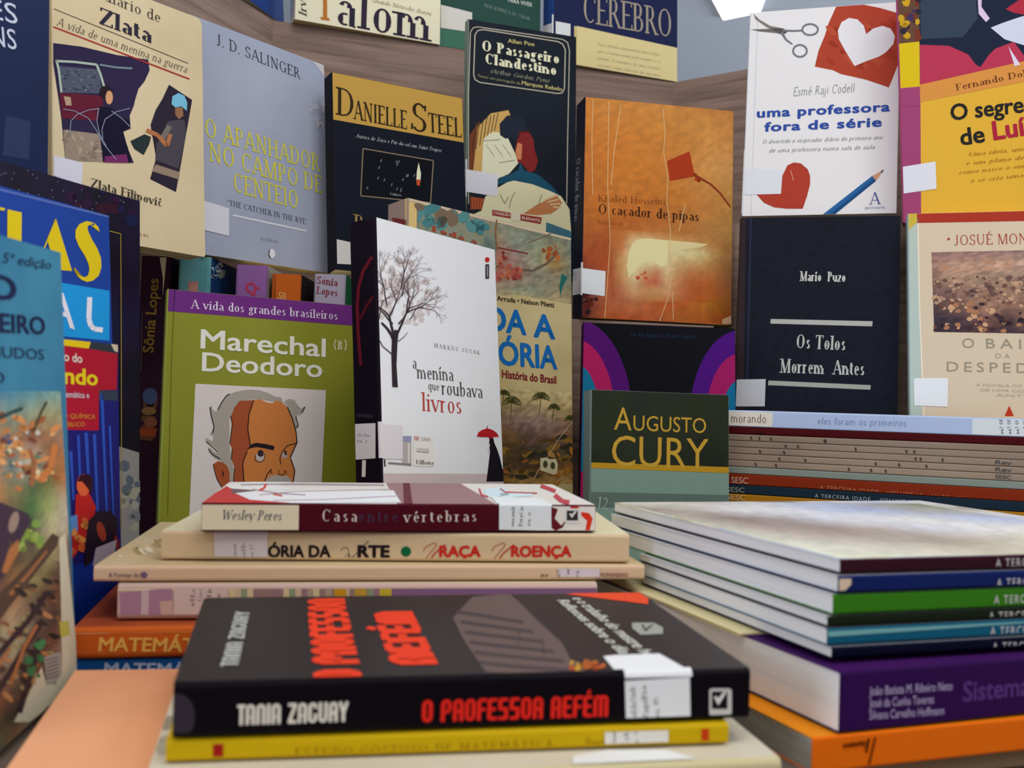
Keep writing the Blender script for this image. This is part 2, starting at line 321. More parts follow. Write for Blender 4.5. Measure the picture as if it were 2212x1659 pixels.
class Book:
    LAY=.00009
    def __init__(s,fit,front,spine=None,back=None,pages=None,laid=False,cov=.0004,r=.0012,round_=(0,.0,.0,0),hard=False,name='book'):
        f=FIT[fit] if isinstance(fit,str) else fit
        s.o=Vector(f[:3]); s.R=rotm(f[3],f[4],f[5],laid); s.w,s.h,s.t=f[6:9]
        s.front=front; s.spine=spine or front; s.back=back or s.spine; s.pages=pages or PAGES
        s.r=r; s.cov=.0022 if hard else cov; s.hard=hard; s.name=name
        s.root=D.objects.new(name,None); COL.objects.link(s.root); s.root.empty_display_size=.02
        s.root.matrix_world=Matrix.Translation(s.o)@s.R.to_4x4()
        s.RT=s.R.transposed(); s.lo=s.RT@(CAM-s.o)
        s.c=MB(); s.n=0; c=s.cov; t,w,h=s.t,s.w,s.h
        sp=[(0+r*(1-math.cos(a)),r*(1-math.sin(a))) for a in [PI/2*k/4 for k in range(5)]]   # rounded near edge (front/spine)
        sp=[(r-r*math.cos(a),r-r*math.sin(a)) for a in [PI/2*k/4 for k in range(5)]]
        # cover sheets and spine
        s.c.prism([(x,z) for x,z in rrect(w-r,h,(0,round_[1],round_[2],0),x0=r)],1,0,c,s.front)
        s.c.prism([(x,z) for x,z in rrect(w-r,h,(0,round_[1]*.6,round_[2]*.6,0),x0=r)],1,t-c,t,s.back)
        out=[(r,0)]+[(r-r*math.sin(a),r-r*math.cos(a)) for a in [PI/2*k/4 for k in range(1,5)]]
        out+=[(r-r*math.cos(a),t-r+r*math.sin(a)) for a in [PI/2*k/4 for k in range(0,5)]]
        q=max(c,.45*r); rest=[(r,t-c),(q,t-q-.0002),(q,q+.0002),(r,c)]
        s.c.prism(out+rest,2,0,h,s.spine)
        p=MB(); ins=.003 if hard else .0006
        p.box(max(c,r),w-ins,c+.00005,t-c-.00005,ins,h-ins,s.pages)
        s.pg=p.build('page_block',s.root)
    def L(s,face,px,py):
        d=s.RT@ray(px,py)
        if face=='front': k=-s.lo.y/d.y; q=s.lo+d*k; return (q.x,q.z)
        if face=='back': k=(s.t-s.lo.y)/d.y; q=s.lo+d*k; return (q.x,q.z)
        if face=='spine': k=-s.lo.x/d.x; q=s.lo+d*k; return (q.y,q.z)
        if face=='head': k=(s.h-s.lo.z)/d.z; q=s.lo+d*k; return (q.x,q.y)
    def add(s,face,pl,m,lay=1,mb=None,spread=0):
        mb=mb or s.c; e0=s.LAY*lay+.00004; cnt=0
        lim=(s.r*.9,s.w-.0002,.0002,s.h-.0002) if face in('front','back') else (s.r*.9,s.t-s.r*.9,.0002,s.h-.0002) if face=='spine' else (0,s.w,0,s.t)
        for q in pl:
            cnt+=1; e=e0+(s.LAY*.1*((cnt//spread)%9 if spread>0 else 0))
            q=clip(q,*lim)
            if len(q)<3: continue
            A=sum(q[i][0]*q[(i+1)%len(q)][1]-q[(i+1)%len(q)][0]*q[i][1] for i in range(len(q)))
            if abs(A)<1e-10: continue
            if A<0: q=q[::-1]
            if face=='front': mb.face([(a,-e,b) for a,b in q],m)
            elif face=='back': mb.face([(a,s.t+e,b) for a,b in q[::-1]],m)
            elif face=='spine': mb.face([(-e,a,b) for a,b in q[::-1]],m)
            else: mb.face([(a,b,s.h+e) for a,b in q],m)
    def poly(s,face,m,pts,lay=1,mb=None):
        s.add(face,[[s.L(face,*p) for p in pts]],m,lay,mb)
    def ell(s,face,m,cx,cy,rx,ry,lay=1,n=16,rot=0,a0=0,a1=360):
        c,sn=math.cos(math.radians(rot)),math.sin(math.radians(rot)); P=[]
        for k in range(n):
            a=math.radians(a0+(a1-a0)*k/(n if a1-a0>=360 else n-1)); x,y=rx*math.cos(a),ry*math.sin(a)
            P.append((cx+x*c-y*sn,cy+x*sn+y*c))
        s.poly(face,m,P,lay)
    def line(s,face,m,pts,wd=2,lay=2,closed=False,w1=None):
        if closed: pts=list(pts)+[pts[0]]
        n=len(pts)-1
        for i,(a,b) in enumerate(zip(pts,pts[1:])):
            dx,dy=b[0]-a[0],b[1]-a[1]; l=math.hypot(dx,dy) or 1
            wa=wd if w1 is None else wd+(w1-wd)*i/n; wb=wd if w1 is None else wd+(w1-wd)*(i+1)/n
            nx,ny=-dy/l/2,dx/l/2
            s.poly(face,m,[(a[0]+nx*wa,a[1]+ny*wa),(b[0]+nx*wb,b[1]+ny*wb),(b[0]-nx*wb,b[1]-ny*wb),(a[0]-nx*wa,a[1]-ny*wa)],lay)
    def blobs(s,face,cols,poly,n,size,seed,lay=1,asp=1.0,rot=(0,180)):
        """scattered daubs of colour inside a region (painted or photographic pictures)"""
        R=random.Random(seed); xs=[p[0] for p in poly]; ys=[p[1] for p in poly]
        def inside(x,y):
            c=False
            for i in range(len(poly)):
                (x1,y1),(x2,y2)=poly[i],poly[i-1]
                if (y1>y)!=(y2>y) and x<(x2-x1)*(y-y1)/(y2-y1)+x1: c=not c
            return c
        k=0
        while k<n:
            x,y=R.uniform(min(xs),max(xs)),R.uniform(min(ys),max(ys))
            if not inside(x,y): continue
            q=size*R.uniform(.4,1.2); a=math.radians(R.uniform(*rot)); P=[]
            for j in range(7):
                b=2*PI*j/7; rr=R.uniform(.7,1.2); u,v=q*rr*math.cos(b),q*asp*rr*math.sin(b)
                P.append((x+u*math.cos(a)-v*math.sin(a),y+u*math.sin(a)+v*math.cos(a)))
            s.poly(face,M(R.choice(cols)),P,lay+.3*(k%3)); k+=1
    def text(s,face,col,txt,p0,p1,cap,font='S',lay=3,up=(0,-1),**kw):
        """letters set along p0 -> p1 with the given cap height"""
        m=M(col) if isinstance(col,str) else col
        sl=kw.pop('slant',0) if font=='N' else 0
        P,wd=(strokes(txt,**kw) if font=='S' else sans(txt,**kw))
        if sl: P=[[(q[0]+sl*q[1],q[1]) for q in pl] for pl in P]
        a=Vector(s.L(face,*p0)); b=Vector(s.L(face,*p1)); c=Vector(s.L(face,p0[0]+up[0]*cap,p0[1]+up[1]*cap))
        X=b-a; Y=c-a; pr=Vector((-X.y,X.x)).normalized(); k=pr.dot(Y); Y=pr*k
        X=X/wd
        s.add(face,[[tuple(a+X*q[0]+Y*q[1]) for q in pl] for pl in P],m,lay,spread=(max(1,math.ceil((len(P)+1)/9)) if font=='N' and kw.get('bold',0)>0 else 1 if font=='S' else 0))
    def image(s,face,quad,rows,lay=1,sub=4,jit=.04,seed=1):
        """a printed picture: soft colours between the nodes of a coarse grid of inks"""
        R=random.Random(seed); rows=[r_.split() for r_ in rows]; nr,nc=len(rows)-1,len(rows[0])-1
        C=[[lin(c_,K)[:3] for c_ in r_] for r_ in rows]; N_,M_=nr*sub,nc*sub
        q=[Vector(s.L(face,*p)) for p in quad]; e=s.LAY*lay+.00004
        lx=(s.r*.9,s.w-.0002) if face in('front','back') else (s.r*.9,s.t-s.r*.9); m=PIC()
        P=[];V=[]
        for i in range(N_+1):
            P.append([]);V.append([]); v=i/N_
            for j in range(M_+1):
                u=j/M_; p=q[0].lerp(q[1],u).lerp(q[3].lerp(q[2],u),v)
                P[-1].append((min(max(p.x,lx[0]),lx[1]),min(max(p.y,.0002),s.h-.0002)))
                fi,fj=min(int(v*nr),nr-1),min(int(u*nc),nc-1); a,b=v*nr-fi,u*nc-fj
                k=1+R.uniform(-jit,jit)*3
                V[-1].append(tuple(max(0,k*((C[fi][fj][z]*(1-b)+C[fi][fj+1][z]*b)*(1-a)+(C[fi+1][fj][z]*(1-b)+C[fi+1][fj+1][z]*b)*a)) for z in range(3))+(1,))
        for i in range(N_):
            for j in range(M_):
                idx=[(i+1,j),(i+1,j+1),(i,j+1),(i,j)]; pts=[P[a][b] for a,b in idx]
                A=sum(pts[k][0]*pts[(k+1)%4][1]-pts[(k+1)%4][0]*pts[k][1] for k in range(4))
                if abs(A)<1e-11: continue
                s.c.vc[len(s.c.f)]=[V[a][b] for a,b in idx]
                s.c.face([(a,-e,b) for a,b in pts] if face=='front' else [(-e,a,b) for a,b in pts],m)
    def sticker(s,pieces,marks=(),col='#cfcdd0',name='label_sticker',lay=5):
        """library label glued over the spine: pieces = (face, px polygon)"""
        mb=MB(); m=M(col,.6)
        for face,pts in pieces: s.poly(face,m,pts,lay,mb)
        fs=[p[0] for p in pieces]
        if 'spine' in fs and 'front' in fs:
            zs=[s.L('spine',*q)[1] for p in pieces if p[0]=='spine' for q in p[1]]; z0,z1=max(0,min(zs)),min(s.h,max(zs)); r=s.r; R_=r+s.LAY*lay+.00004
            ar=[(r-R_*math.cos(a),r-R_*math.sin(a)) for a in [PI/2*k/6 for k in range(7)]]
            for a,b in zip(ar,ar[1:]): mb.face([(a[0],a[1],z0),(b[0],b[1],z0),(b[0],b[1],z1),(a[0],a[1],z1)],m)
        keep=s.c; s.c=mb
        for mk in marks: s.text(*mk[:7],lay=lay+1,**(mk[7] if len(mk)>7 else {}))
        s.c=keep
        if mb.v: return mb.build(name,s.root)
    def done(s,label,group=None,cat='book'):
        if s.hard: pass
        s.cv=s.c.build('cover',s.root)
        tag(s.root,label,cat,group); return s.root
# ---------------------------------------------------------------- the place
ZT=.605
def slab(name,pts,z0,z1,m,kind='structure',label=None,cat=None,group=None):
    b=MB(); b.prism(pts,2,z0,z1,m); o=b.build(name); tag(o,label,cat,group,kind); return o
CEIL=NM('painted_ceiling',['#c4cad4','#ccd2dc'],.6,(1,1,1),.9,2,k=1.2)
slab('ceiling',[(-5,-3),(6,-3),(6,9),(-5,9)],2.0,2.06,CEIL)
slab('floor',[(-5,-3),(6,-3),(6,9),(-5,9)],-.86,-.8,NM('floor_vinyl',['#77726c','#8a857e'],3,k=1))
slab('wall_back',[(-5,9),(6,9),(6,9.1),(-5,9.1)],-.8,2.0,NM('painted_wall',['#b8bec8','#c0c6d0'],.8,k=1.2))
def unz(px,py,z):
    d=ray(px,py); return CAM+d*((z-CAM.z)/d.z)
# ceiling lamp seen past the top books
lamp=D.objects.new('ceiling_light',None); COL.objects.link(lamp)
q=[unz(1508,-60,1.985),(unz(1563,41,1.985)),(unz(1641,25,1.985)),(unz(1672,-60,1.985))]
ce=(q[0]+q[1]+q[2]+q[3])/4; lamp.location=ce
q=[(p.x-ce.x,p.y-ce.y) for p in q]
b=MB(); b.prism([(x*1.04,y*1.04) for x,y in q],2,.001,.014,M('#c9ccd2',.4)); b.build('lamp_frame',lamp)
b=MB(); b.prism(q,2,-.004,.0008,M('#ffffff',.5,1,emit=4.5)); b.build('diffuser',lamp)
tag(lamp,'white glowing ceiling light above the display, past the topmost row of books','ceiling light')
# table
b=MB(); b.box(-.75,.95,.18,1.75,-.03,0,NM('table_laminate',['#6a5b4e','#75665a'],4,(1,8,1),.5,6,k=1.2)); t=b.build('tabletop')
TB=D.objects.new('display_table',None); COL.objects.link(TB); t.parent=TB
for x,y in ((-.7,.23),(.87,.23),(-.7,1.67),(.87,1.67)):
    b=MB(); b.box(x-.025,x+.025,y-.025,y+.025,-.8,-.0302,M('#5b5650',.4)); b.build('leg',TB)
tag(TB,'brown laminate table carrying all the piles of books and the wooden stand','table')
# three-sided stand of laminate panels, with a shelf on top
A=Vector((-.3045,1.335)); Bp=Vector((.2071,1.531))
def panel(name,p0,p1,z0,z1,th,m,lab):
    d=(p1-p0); L=d.length; o=D.objects.new(name,None); COL.objects.link(o)
    b=MB(); b.box(0,L,0,th,z0,z1,m); e=b.build(name+'_board')
    D.objects.remove(o)
    e.name=name; e.location=(p0.x,p0.y,0); e.rotation_euler=(0,0,math.atan2(d.y,d.x)); return e
ST=D.objects.new('display_stand',None); COL.objects.link(ST)
tag(ST,'grey-brown wood laminate display stand folding round behind the standing books','display stand')
lp=A-Vector((math.cos(math.radians(72)),math.sin(math.radians(72))))*.72
rp=Bp+Vector((math.cos(math.radians(-40.6)),math.sin(math.radians(-40.6))))*.62
for nm,p0,p1 in (('side_panel',lp,A),('back_panel',A,Bp),('side_panel',Bp,rp)):
    e=panel(nm,p0,p1,.0005,ZT,.018,WOOD,''); e.parent=ST
def off(p,d): return (p.x+d[0],p.y+d[1])
b=MB(); b.prism([off(A,(.001,.021)),off(Bp,(0,.021)),off(Bp,(.02,.30)),off(A,(-.2,.30))],2,ZT-.02,ZT,WOOD); b.build('top_shelf',ST)
def riser(x,y,yaw,wd,dp,z,z0=.0005,lab=''):
    b=MB(); b.box(0,wd,0,dp,z0,z,WOOD); o=b.build('display_riser'); o.location=(x,y,0); o.rotation_euler=(0,0,math.radians(yaw))
    tag(o,lab,'riser'); return o
riser(-.135,1.105,18,.10,.10,.279,lab='wooden block hidden behind the green biography, under the black and gold novel')
riser(-.02,1.145,9,.235,.10,.2465,lab='wooden block under the orange kite novel')
riser(-.09,1.285,20,.19,.10,.309,lab='wooden block under the tall dark paperback with the striped man')
riser(.212,1.150,-15,.36,.05,.152,lab='wooden block under the black hardback with silver bars')
riser(.222,1.207,-16,.33,.05,.359,lab='wooden block under the white paperback with the paper heart')
# ---------------------------------------------------------------- far top row
B=Book('blue_top',M('#17346c'),laid=False); B.done('plain blue book on the stand, left of the large cream title')
CREAM=M('#d6cbae')
B=Book('yalom',CREAM,M('#cfc6b0'),pages=PAGEY)
B.text('front','#2b2434','alom',(722,51),(934,91),82,T=.12,t=.05,serif=.08)
B.text('front','#a8682c','Y',(680,40),(724,47),86,T=.14,t=.06,serif=.08)
B.text('front','#4a4238','Irvin D.',(663,38),(657,-60),17,up=(-1,0),slant=.2)
B.text('front','#8a7a60','Quando Nietzsche chorou',(803,4),(931,34),9,slant=.2)
B.sticker([('spine',[(612,-40),(632,-40),(632,40),(612,38)])],[('spine','#5a6070','958.1 Yal',(627,38),(627,-10),7,'S',dict(up=(-1,0)))],'#b8c6e0')
B.done('cream book with huge dark lettering and an orange initial, on top of the stand')
B=Book('green_top',M('#26443c'),M('#8a9a90'))
B.poly('front',M('#c2beb6'),[(952,10),(1020,27),(1019,70),(952,60)],1)
B.poly('front',M('#3c6654'),[(945,60),(1020,72),(1020,120),(945,110)],1)
B.text('front','#b8bdb4','PARA VIVER',(1098,4),(1149,15),9,'N',bold=.02)
B.text('front','#7f8f84','NEM SEMPRE E DE CURAR',(1045,14),(1144,44),7,T=.1)
B.done('dark green book on top of the stand, right of the cream one')
B=Book('cerebro',M('#1c2142'),M('#1a3d76'),pages=PAGEY)
B.text('front','#8f8676','CÉREBRO',(1257,47),(1453,82),62,T=.11,t=.05,serif=.05,track=-.06)
B.poly('front',M('#c6b682'),[(1246,56),(1470,105),(1475,190),(1240,160)],1)
B.poly('front',M('#b6a470'),[(1240,56),(1246,57),(1246,150),(1240,150)],2)
for i,tx in enumerate(['Uma leitura obrigatoria para todos','que se interessam pelo cerebro e a','mente. O romance de uma ciencia','escrito com clareza de mestre']):
    B.text('front','#8d8264',tx,(1290,98+i*15),(1425,121+i*15),6,T=.1,slant=.15)
B.sticker([('spine',[(1158,62),(1204,46),(1204,78),(1158,100)]),('front',[(1200,46),(1232,52),(1232,80),(1200,76)])],col='#c4c4c2')
B.done('navy book with tall grey-gold capitals and a cream lower band, on top of the stand')
# ---------------------------------------------------------------- upper row
B=Book('navyES',NM('navy_cover',['#0d1a3a','#122247'],8),M('#0d1a3a'))
B.text('front','#b9bccb','ES',(-22,38),(38,53),46,'N',bold=-.01); B.text('front','#b9bccb','NS',(-22,95),(36,108),46,'N',bold=-.01)
B.poly('front',M('#283452'),[(12,250),(66,262),(62,345),(5,335)],1)
B.done('dark navy book with thin white capitals, left of the cream torn-photo book')
# diary
ZC=NM('aged_cream_card',['#c4b08a','#cdbb96','#d0c09c'],9,k=1.3)
B=Book('zlata',ZC,M('#c2b190'),pages=PAGEY,round_=(0,.002,.006,0))
f='front'
B.text(f,'#3a3433','diário de',(224,0),(347,50),24,T=.09,t=.04)
B.text(f,'#2c2836','Zlata',(212,50),(328,94),36,T=.165,t=.06,serif=.05)
B.line(f,M('#5a4a40'),[(116,19),(406,137)],1.6)
B.text(f,'#4e463f','A vida de uma menina na guerra',(121,54),(403,158),19,T=.08,slant=.3,serif=.03)
B.line(f,M('#9a2c26'),[(115,58),(409,171)],3)
B.poly(f,M('#2b2340'),[(108,92),(177,101),(253,119),(320,129),(323,152),(312,176),(299,192),(292,215),(289,228),(280,250),(282,276),(266,284),(275,318),(289,352),(141,347),(132,253),(119,165)],1)
B.poly(f,M('#5c1b2e'),[(128,200),(222,207),(222,262),(134,256)],2)
B.poly(f,M('#4c5060'),[(126,143),(212,150),(221,202),(130,200)],2)
B.blobs(f,['#3b3f50','#5a6072','#6c7080','#2e3040'],[(126,146),(210,152),(219,198),(131,197)],60,4,1,3,.4,(0,10))
B.line(f,M('#9fae9f'),[(121,130),(126,150),(132,200)],5,5); B.line(f,M('#9fae9f'),[(119,132),(160,134),(208,140),(216,160),(224,187)],5,5)
B.line(f,M('#6d8087'),[(215,140),(250,146),(285,148)],4,4)
B.poly(f,M('#8f7d6c'),[(136,280),(215,290),(222,350),(141,347)],3)
B.blobs(f,['#a08f7c','#7d6c5f','#94826f'],[(138,285),(213,293),(219,346),(143,344)],30,8,2,4,.5)
B.poly(f,M('#a88f74'),[(137,208),(152,210),(154,228),(142,228)],4)
B.poly(f,M('#161228'),[(214,230),(240,233),(258,250),(280,262),(281,278),(264,285),(276,320),(283,352),(222,350),(216,300),(211,262)],4)
B.ell(f,M('#241a20'),228,199,14,14,5); B.ell(f,M('#c89468'),235,211,8,15,6)
B.poly(f,M('#6d2858'),[(225,338),(272,333),(277,352),(225,351)],6)
for pts in ([(150,290),(152,262),(165,248),(190,238),(214,235)],[(136,236),(160,240),(190,256),(209,285),(222,310),(250,345)],[(212,236),(208,260),(214,290),(228,315)],[(280,234),(250,242),(226,258),(219,280),(221,300)],[(240,240),(262,256),(282,276)]): B.line(f,M('#8a90a4'),pts,1.5,7)
B.poly(f,M('#2a2230'),[(365,183),(415,216),(380,415),(324,387),(337,342),(332,311),(325,270),(336,238),(350,215)],1)
B.poly(f,M('#454048'),[(362,262),(398,258),(402,290),(385,365),(335,345),(338,310),(352,290)],2)
B.poly(f,M('#6fb0c8'),[(370,225),(372,208),(385,201),(398,207),(404,222),(403,240),(392,230),(378,232)],3)
B.poly(f,M('#8c6246'),[(378,232),(394,232),(396,250),(386,258),(378,248)],3)
B.line(f,M('#a56a42'),[(316,281),(340,292),(360,315),(368,290)],9,4); B.line(f,M('#706660'),[(350,300),(366,272)],12,3)
B.poly(f,M('#26302f'),[(281,305),(312,290),(326,296),(322,312),(310,335),(290,322)],2)
B.poly(f,M('#8a7866'),[(336,355),(388,372),(386,388),(328,370)],3)
B.text(f,'#3b352c','Zlata Filipović',(195,403),(350,447),19,T=.15,t=.05)
B.text(f,'#a05a4c','LETRAS',(278,504),(321,513),6,T=.12)
B.poly(f,M('#c9c6d0'),[(95,330),(178,352),(176,402),(95,372)],4)
B.done('cream diary with a torn photograph of a girl and a soldier on its cover')
# salinger
B=Book('salinger',NM('worn_grey_lilac',['#8f95a8','#989dae','#a3a6b2'],7,k=1.3),M('#a79f94'),pages=PAGEY,round_=(0,.002,.004,0))
B.text(f,'#33323d','J. D. SALINGER',(468,97),(649,171),24,T=.09,t=.045,serif=.05,track=.02)
B.text(f,'#c4bc42','O APANHADOR',(441,294),(692,372),41,T=.11,t=.07,serif=.05)
B.text(f,'#c4bc42','NO CAMPO DE',(450,347),(697,419),41,T=.11,t=.07,serif=.05)
B.text(f,'#c4bc42','CENTEIO',(503,413),(645,452),41,T=.11,t=.07,serif=.05)
B.text(f,'#3a3a44','"THE CATCHER IN THE RYE"',(490,443),(664,485),12,T=.1)
B.line(f,M('#c6c6cc'),[(503,465),(662,499)],4)
B.text(f,'#6a6a74','15ª EDIÇÃO',(562,518),(601,526),6,T=.1)
B.ell(f,M('#cfd0d8'),587,548,7,10,3); B.line(f,M('#3a3a44'),[(582,540),(580,550),(584,558)],2,4)
B.poly(f,M('#b4aeb2'),[(672,128),(705,140),(700,165)],2)
B.blobs(f,['#aaa8b2','#a4a4b0'],[(668,210),(700,220),(705,290),(672,260)],12,8,5,2)
B.sticker([('front',[(440,434),(494,450),(494,510),(440,497)])],col='#c6c4cc')
B.done('grey-lilac novel with yellow capitals leaning beside the cream diary')
# steel
B=Book('steel',M('#10151f'),M('#14131a'))
B.poly(f,M('#b08a40'),[(690,130),(1030,195),(1030,313),(690,253)],1)
c='#2c2112'
B.text(f,c,'D',(724,247),(768,256),60,T=.12,t=.05,serif=.04); B.text(f,c,'ANIELLE',(764,257),(880,280),41,T=.15,t=.06,serif=.03)
B.text(f,c,'S',(884,280),(926,289),62,T=.1,t=.06,serif=.03); B.text(f,c,'TEEL',(925,285),(998,298),42,T=.15,t=.06,serif=.03)
B.text(f,'#b0aeb0','Autora de Zoya e Pôr-do-sol em Saint-Tropez',(768,297),(953,329),8,T=.1,slant=.25)
B.poly(f,M('#0b0d14'),[(784,321),(936,347),(930,438),(779,423)],1)
B.line(f,M('#80705a'),[(784,321),(936,347),(930,438),(779,423)],2.2,2,closed=True)
R=random.Random(3)
for _ in range(16):
    x,y=R.uniform(792,895),R.uniform(345,418); B.ell(f,M('#6d7078'),x,y,1.2,4,3,6,20)
B.poly(f,M('#ddd3b0'),[(904,351),(909,375),(908,392),(899,392),(900,372)],3); B.poly(f,M('#b0481c'),[(899,388),(908,388),(906,402),(900,400)],4)
B.text(f,'#8a8a8c','ramos',(842,421),(867,425),7,slant=.2)
B.text(f,'#8a7444','R',(762,500),(790,505),38,T=.12)
B.sticker([('front',[(727,517),(764,525),(764,572),(728,570)])],col='#bdb9b4')
B.done('black novel with a gold title band and a single candle flame')
# poe
B=Book('poe',NM('dark_navy_print',['#0f141c','#171d28'],12),M('#6f7c70'))
gl=M('#a8a290')
B.line(f,gl,[(1012,440),(1012,200),(1016,70),(1022,60),(1032,58),(1215,85),(1226,92),(1230,110),(1226,300),(1224,440)],2)
B.line(f,gl,[(1023,160),(1026,75),(1032,66),(1044,64),(1205,90),(1215,95),(1221,108),(1219,192),(1214,201),(1204,202),(1036,178),(1026,172),(1023,160)],2.4)
B.text(f,'#b5aa6e','Allan Poe',(1097,92),(1154,100),9,'N',bold=.02)
B.text(f,'#d8cfae','O Passageiro',(1039,109),(1209,138),23,T=.2,t=.07,serif=.03)
B.text(f,'#d8cfae','Clandestino',(1046,137),(1203,163),23,T=.2,t=.07,serif=.03)
B.text(f,'#9a967c','(Arthur Gordon Pym)',(1058,157),(1186,179),9,T=.09,slant=.3)
B.text(f,'#8f8a60','Texto em português de',(1031,166),(1124,183),6,'N'); B.text(f,'#b5aa6e','Marques Rebelo',(1127,183),(1214,197),9,'N',bold=.02)
B.poly(f,M('#6b3a22'),[(1013,400),(1015,290),(1035,262),(1055,300),(1040,400)],1)
B.poly(f,M('#c09a58'),[(1022,370),(1032,275),(1060,245),(1098,238),(1108,262),(1090,300),(1060,370),(1040,400)],1.3)
for i in range(7): B.line(f,M('#3a2a22'),[(1028+i*8,262-i*3),(1020+i*8,330-i*8)],1.6,2)
B.poly(f,M('#d6cfb0'),[(1044,300),(1062,285),(1092,288),(1112,330),(1120,352),(1100,375),(1072,388),(1040,384)],2)
for i in range(9): B.line(f,M('#8f8a76'),[(1050+i*6,312+(i%3)*8),(1056+i*6,322+(i%3)*9)],1.2,3)
B.line(f,M('#6a675c'),[(1046,304),(1080,302)],1.4,3); B.line(f,M('#6a675c'),[(1078,352),(1112,346)],1.4,3)
B.poly(f,M('#202633'),[(1080,292),(1079,268),(1095,250),(1118,248),(1134,262),(1142,285),(1125,288),(1116,310),(1104,296),(1092,300)],3)
B.poly(f,M('#7a2524'),[(1122,285),(1140,282),(1152,300),(1155,325),(1162,348),(1155,368),(1143,373),(1128,355),(1118,350),(1112,325),(1116,305)],3)
B.poly(f,M('#c07a50'),[(1118,308),(1128,312),(1126,345),(1118,345),(1113,330)],4)
B.poly(f,M('#1c4a60'),[(1072,400),(1078,384),(1104,376),(1120,366),(1124,350),(1132,368),(1160,376),(1190,400),(1208,420),(1150,398),(1110,390)],3)
B.poly(f,M('#d3cba4'),[(1015,505),(1018,465),(1040,455),(1048,425),(1076,405),(1104,389),(1128,390),(1170,404),(1212,424),(1230,452),(1234,505)],2)
B.poly(f,M('#a4502f'),[(1016,425),(1047,429),(1040,452),(1016,452)],3)
for i in range(5): B.line(f,M('#5f2418'),[(1019+i*6,427),(1017+i*6,450)],1.3,4)
B.poly(f,M('#b5764a'),[(1130,462),(1160,442),(1186,430),(1202,420),(1208,430),(1214,438),(1205,452),(1190,462),(1160,465)],3)
for i in range(4): B.line(f,M('#d9b78c'),[(1176+i*6,432+i*5),(1202+i*4,422+i*9)],3,4)
for p in ([(1080,420),(1090,440),(1098,425)],[(1100,450),(1104,430),(1112,416)],[(1170,420),(1164,440)]): B.line(f,M('#55513f'),p,1.3,4)
B.poly(f,M('#3f6a78'),[(1180,480),(1234,500),(1234,520),(1178,510)],4)
B.poly(f,M('#952828'),[(1063,453),(1103,460),(1103,472),(1063,465)],5); B.poly(f,M('#952828'),[(1124,463),(1170,470),(1168,484),(1124,476)],5)
B.text(f,'#d9cfc0','COLEÇÃO',(1066,462),(1101,468),6,'N',lay=7,bold=.02); B.text(f,'#d9cfc0','ELEFANTE',(1127,473),(1166,480),6,'N',lay=7,bold=.02)
B.poly(f,M('#cfc8b0'),[(1102,478),(1104,464),(1112,458),(1122,464),(1124,480),(1118,476),(1112,480),(1107,475)],6)
B.sticker([('front',[(1008,366),(1075,377),(1074,425),(1006,414)]),('spine',[(985,362),(1016,368),(1016,418),(985,418)])],[('spine','#5a5a60','813 P74',(1003,410),(1003,372),6,'S',dict(up=(-1,0)))],'#cdcbd0')
B.done('tall dark paperback with rounded double border and a painted red-cheeked man')
# kite
OR=NM('sunset_orange_print',['#96401a','#ac5a20','#b8742a','#bd7c34'],9,(1,1,1.6),.42,6,.8,lo=.28,hi=.62,k=1.35)
B=Book('pipas',OR,M('#141a2a'),pages=PAGEY,round_=(0,.003,.001,0))
B.image(f,[(1250,212),(1585,238),(1583,700),(1250,690)],['b8742c b8762e b9762e b87a34 b07230 b07230 a86c30','b86e24 ba7228 bc742a b8762c b47830 b67a34 ae7434','b06420 b86c22 ba7024 b87028 b4722a b87c38 b07838','b06422 b86a20 ba6e20 b46c24 b47430 bc8240 b07c40','ac6020 b46820 b66c20 b26820 b07028 b47a38 a87838','a85c1c b2661e b2661e ae6420 ac6824 b07030 a07030','a4581c a85c1c a85a1c a45c20 a46428 a87034 9c7034','9c5020 9a481c a85c28 b4783c a86830 a87038 a07840','903c1c 9c4418 a86424 ac6434 a85830 a0683c 9c7844','6c2420 a84c28 b07848 b06c48 a4501c b0602c a06838','401818 a05030 b46c40 a85020 a85018 a8661c a06028','341014 a84c18 a84818 a85028 a0581c a4501c 983c1c'],.6,5)
B.image(f,[(1320,495),(1583,508),(1583,655),(1320,650)],['ae6224 b06226 b0662a b26a2c b46c2e b06c2e ac6a30 aa6a32 a86c34 a87038 a8743c a4763e','a85a26 b06832 c8a670 c8aa74 c09a62 b88a50 b8864c b48248 ae7a40 ac743a a8703a a07440','a0521e b87440 ccbe8a d0c492 cfc290 ccbe8a cabc88 c8b882 c4b07a b89458 a87840 a07444','9c4e20 c09058 ccbe8a cfc290 cdc08c c8b682 bc9c64 b89460 b8905a b08048 a47040 a07044','98481c bc8c54 ccbc88 c49c6c b87a50 c8ac7c b88856 ac6c3a ac6a36 ac6c38 a46c3c 9c6c40','984a22 b87c4c c8ac7c b86c44 b0523a c09464 b87446 a85a28 a85626 aa5c28 a8663a a06840','984824 b06c48 c09060 b8804c b88a54 c08c60 b46c40 a85424 a65220 aa5824 ac6434 a06438','a05030 a85c38 b06c44 ae6a3e ac6834 ac6436 a85c28 a85220 a65218 a85c1a a4601e a06028'],1.2,4,.02)
B.blobs(f,['#b04a2c','#b85a38'],[(1372,594),(1392,578),(1408,590),(1404,602),(1376,604)],10,5,10,3.5,.6,(0,40))
B.blobs(f,['#3a1a1c','#5a2018'],[(1254,610),(1280,640),(1268,655),(1254,650)],10,9,11,2.5)
B.blobs(f,['#3a1a1c','#5a2018'],[(1254,645),(1290,645),(1262,690),(1252,690)],12,8,12,2.5)
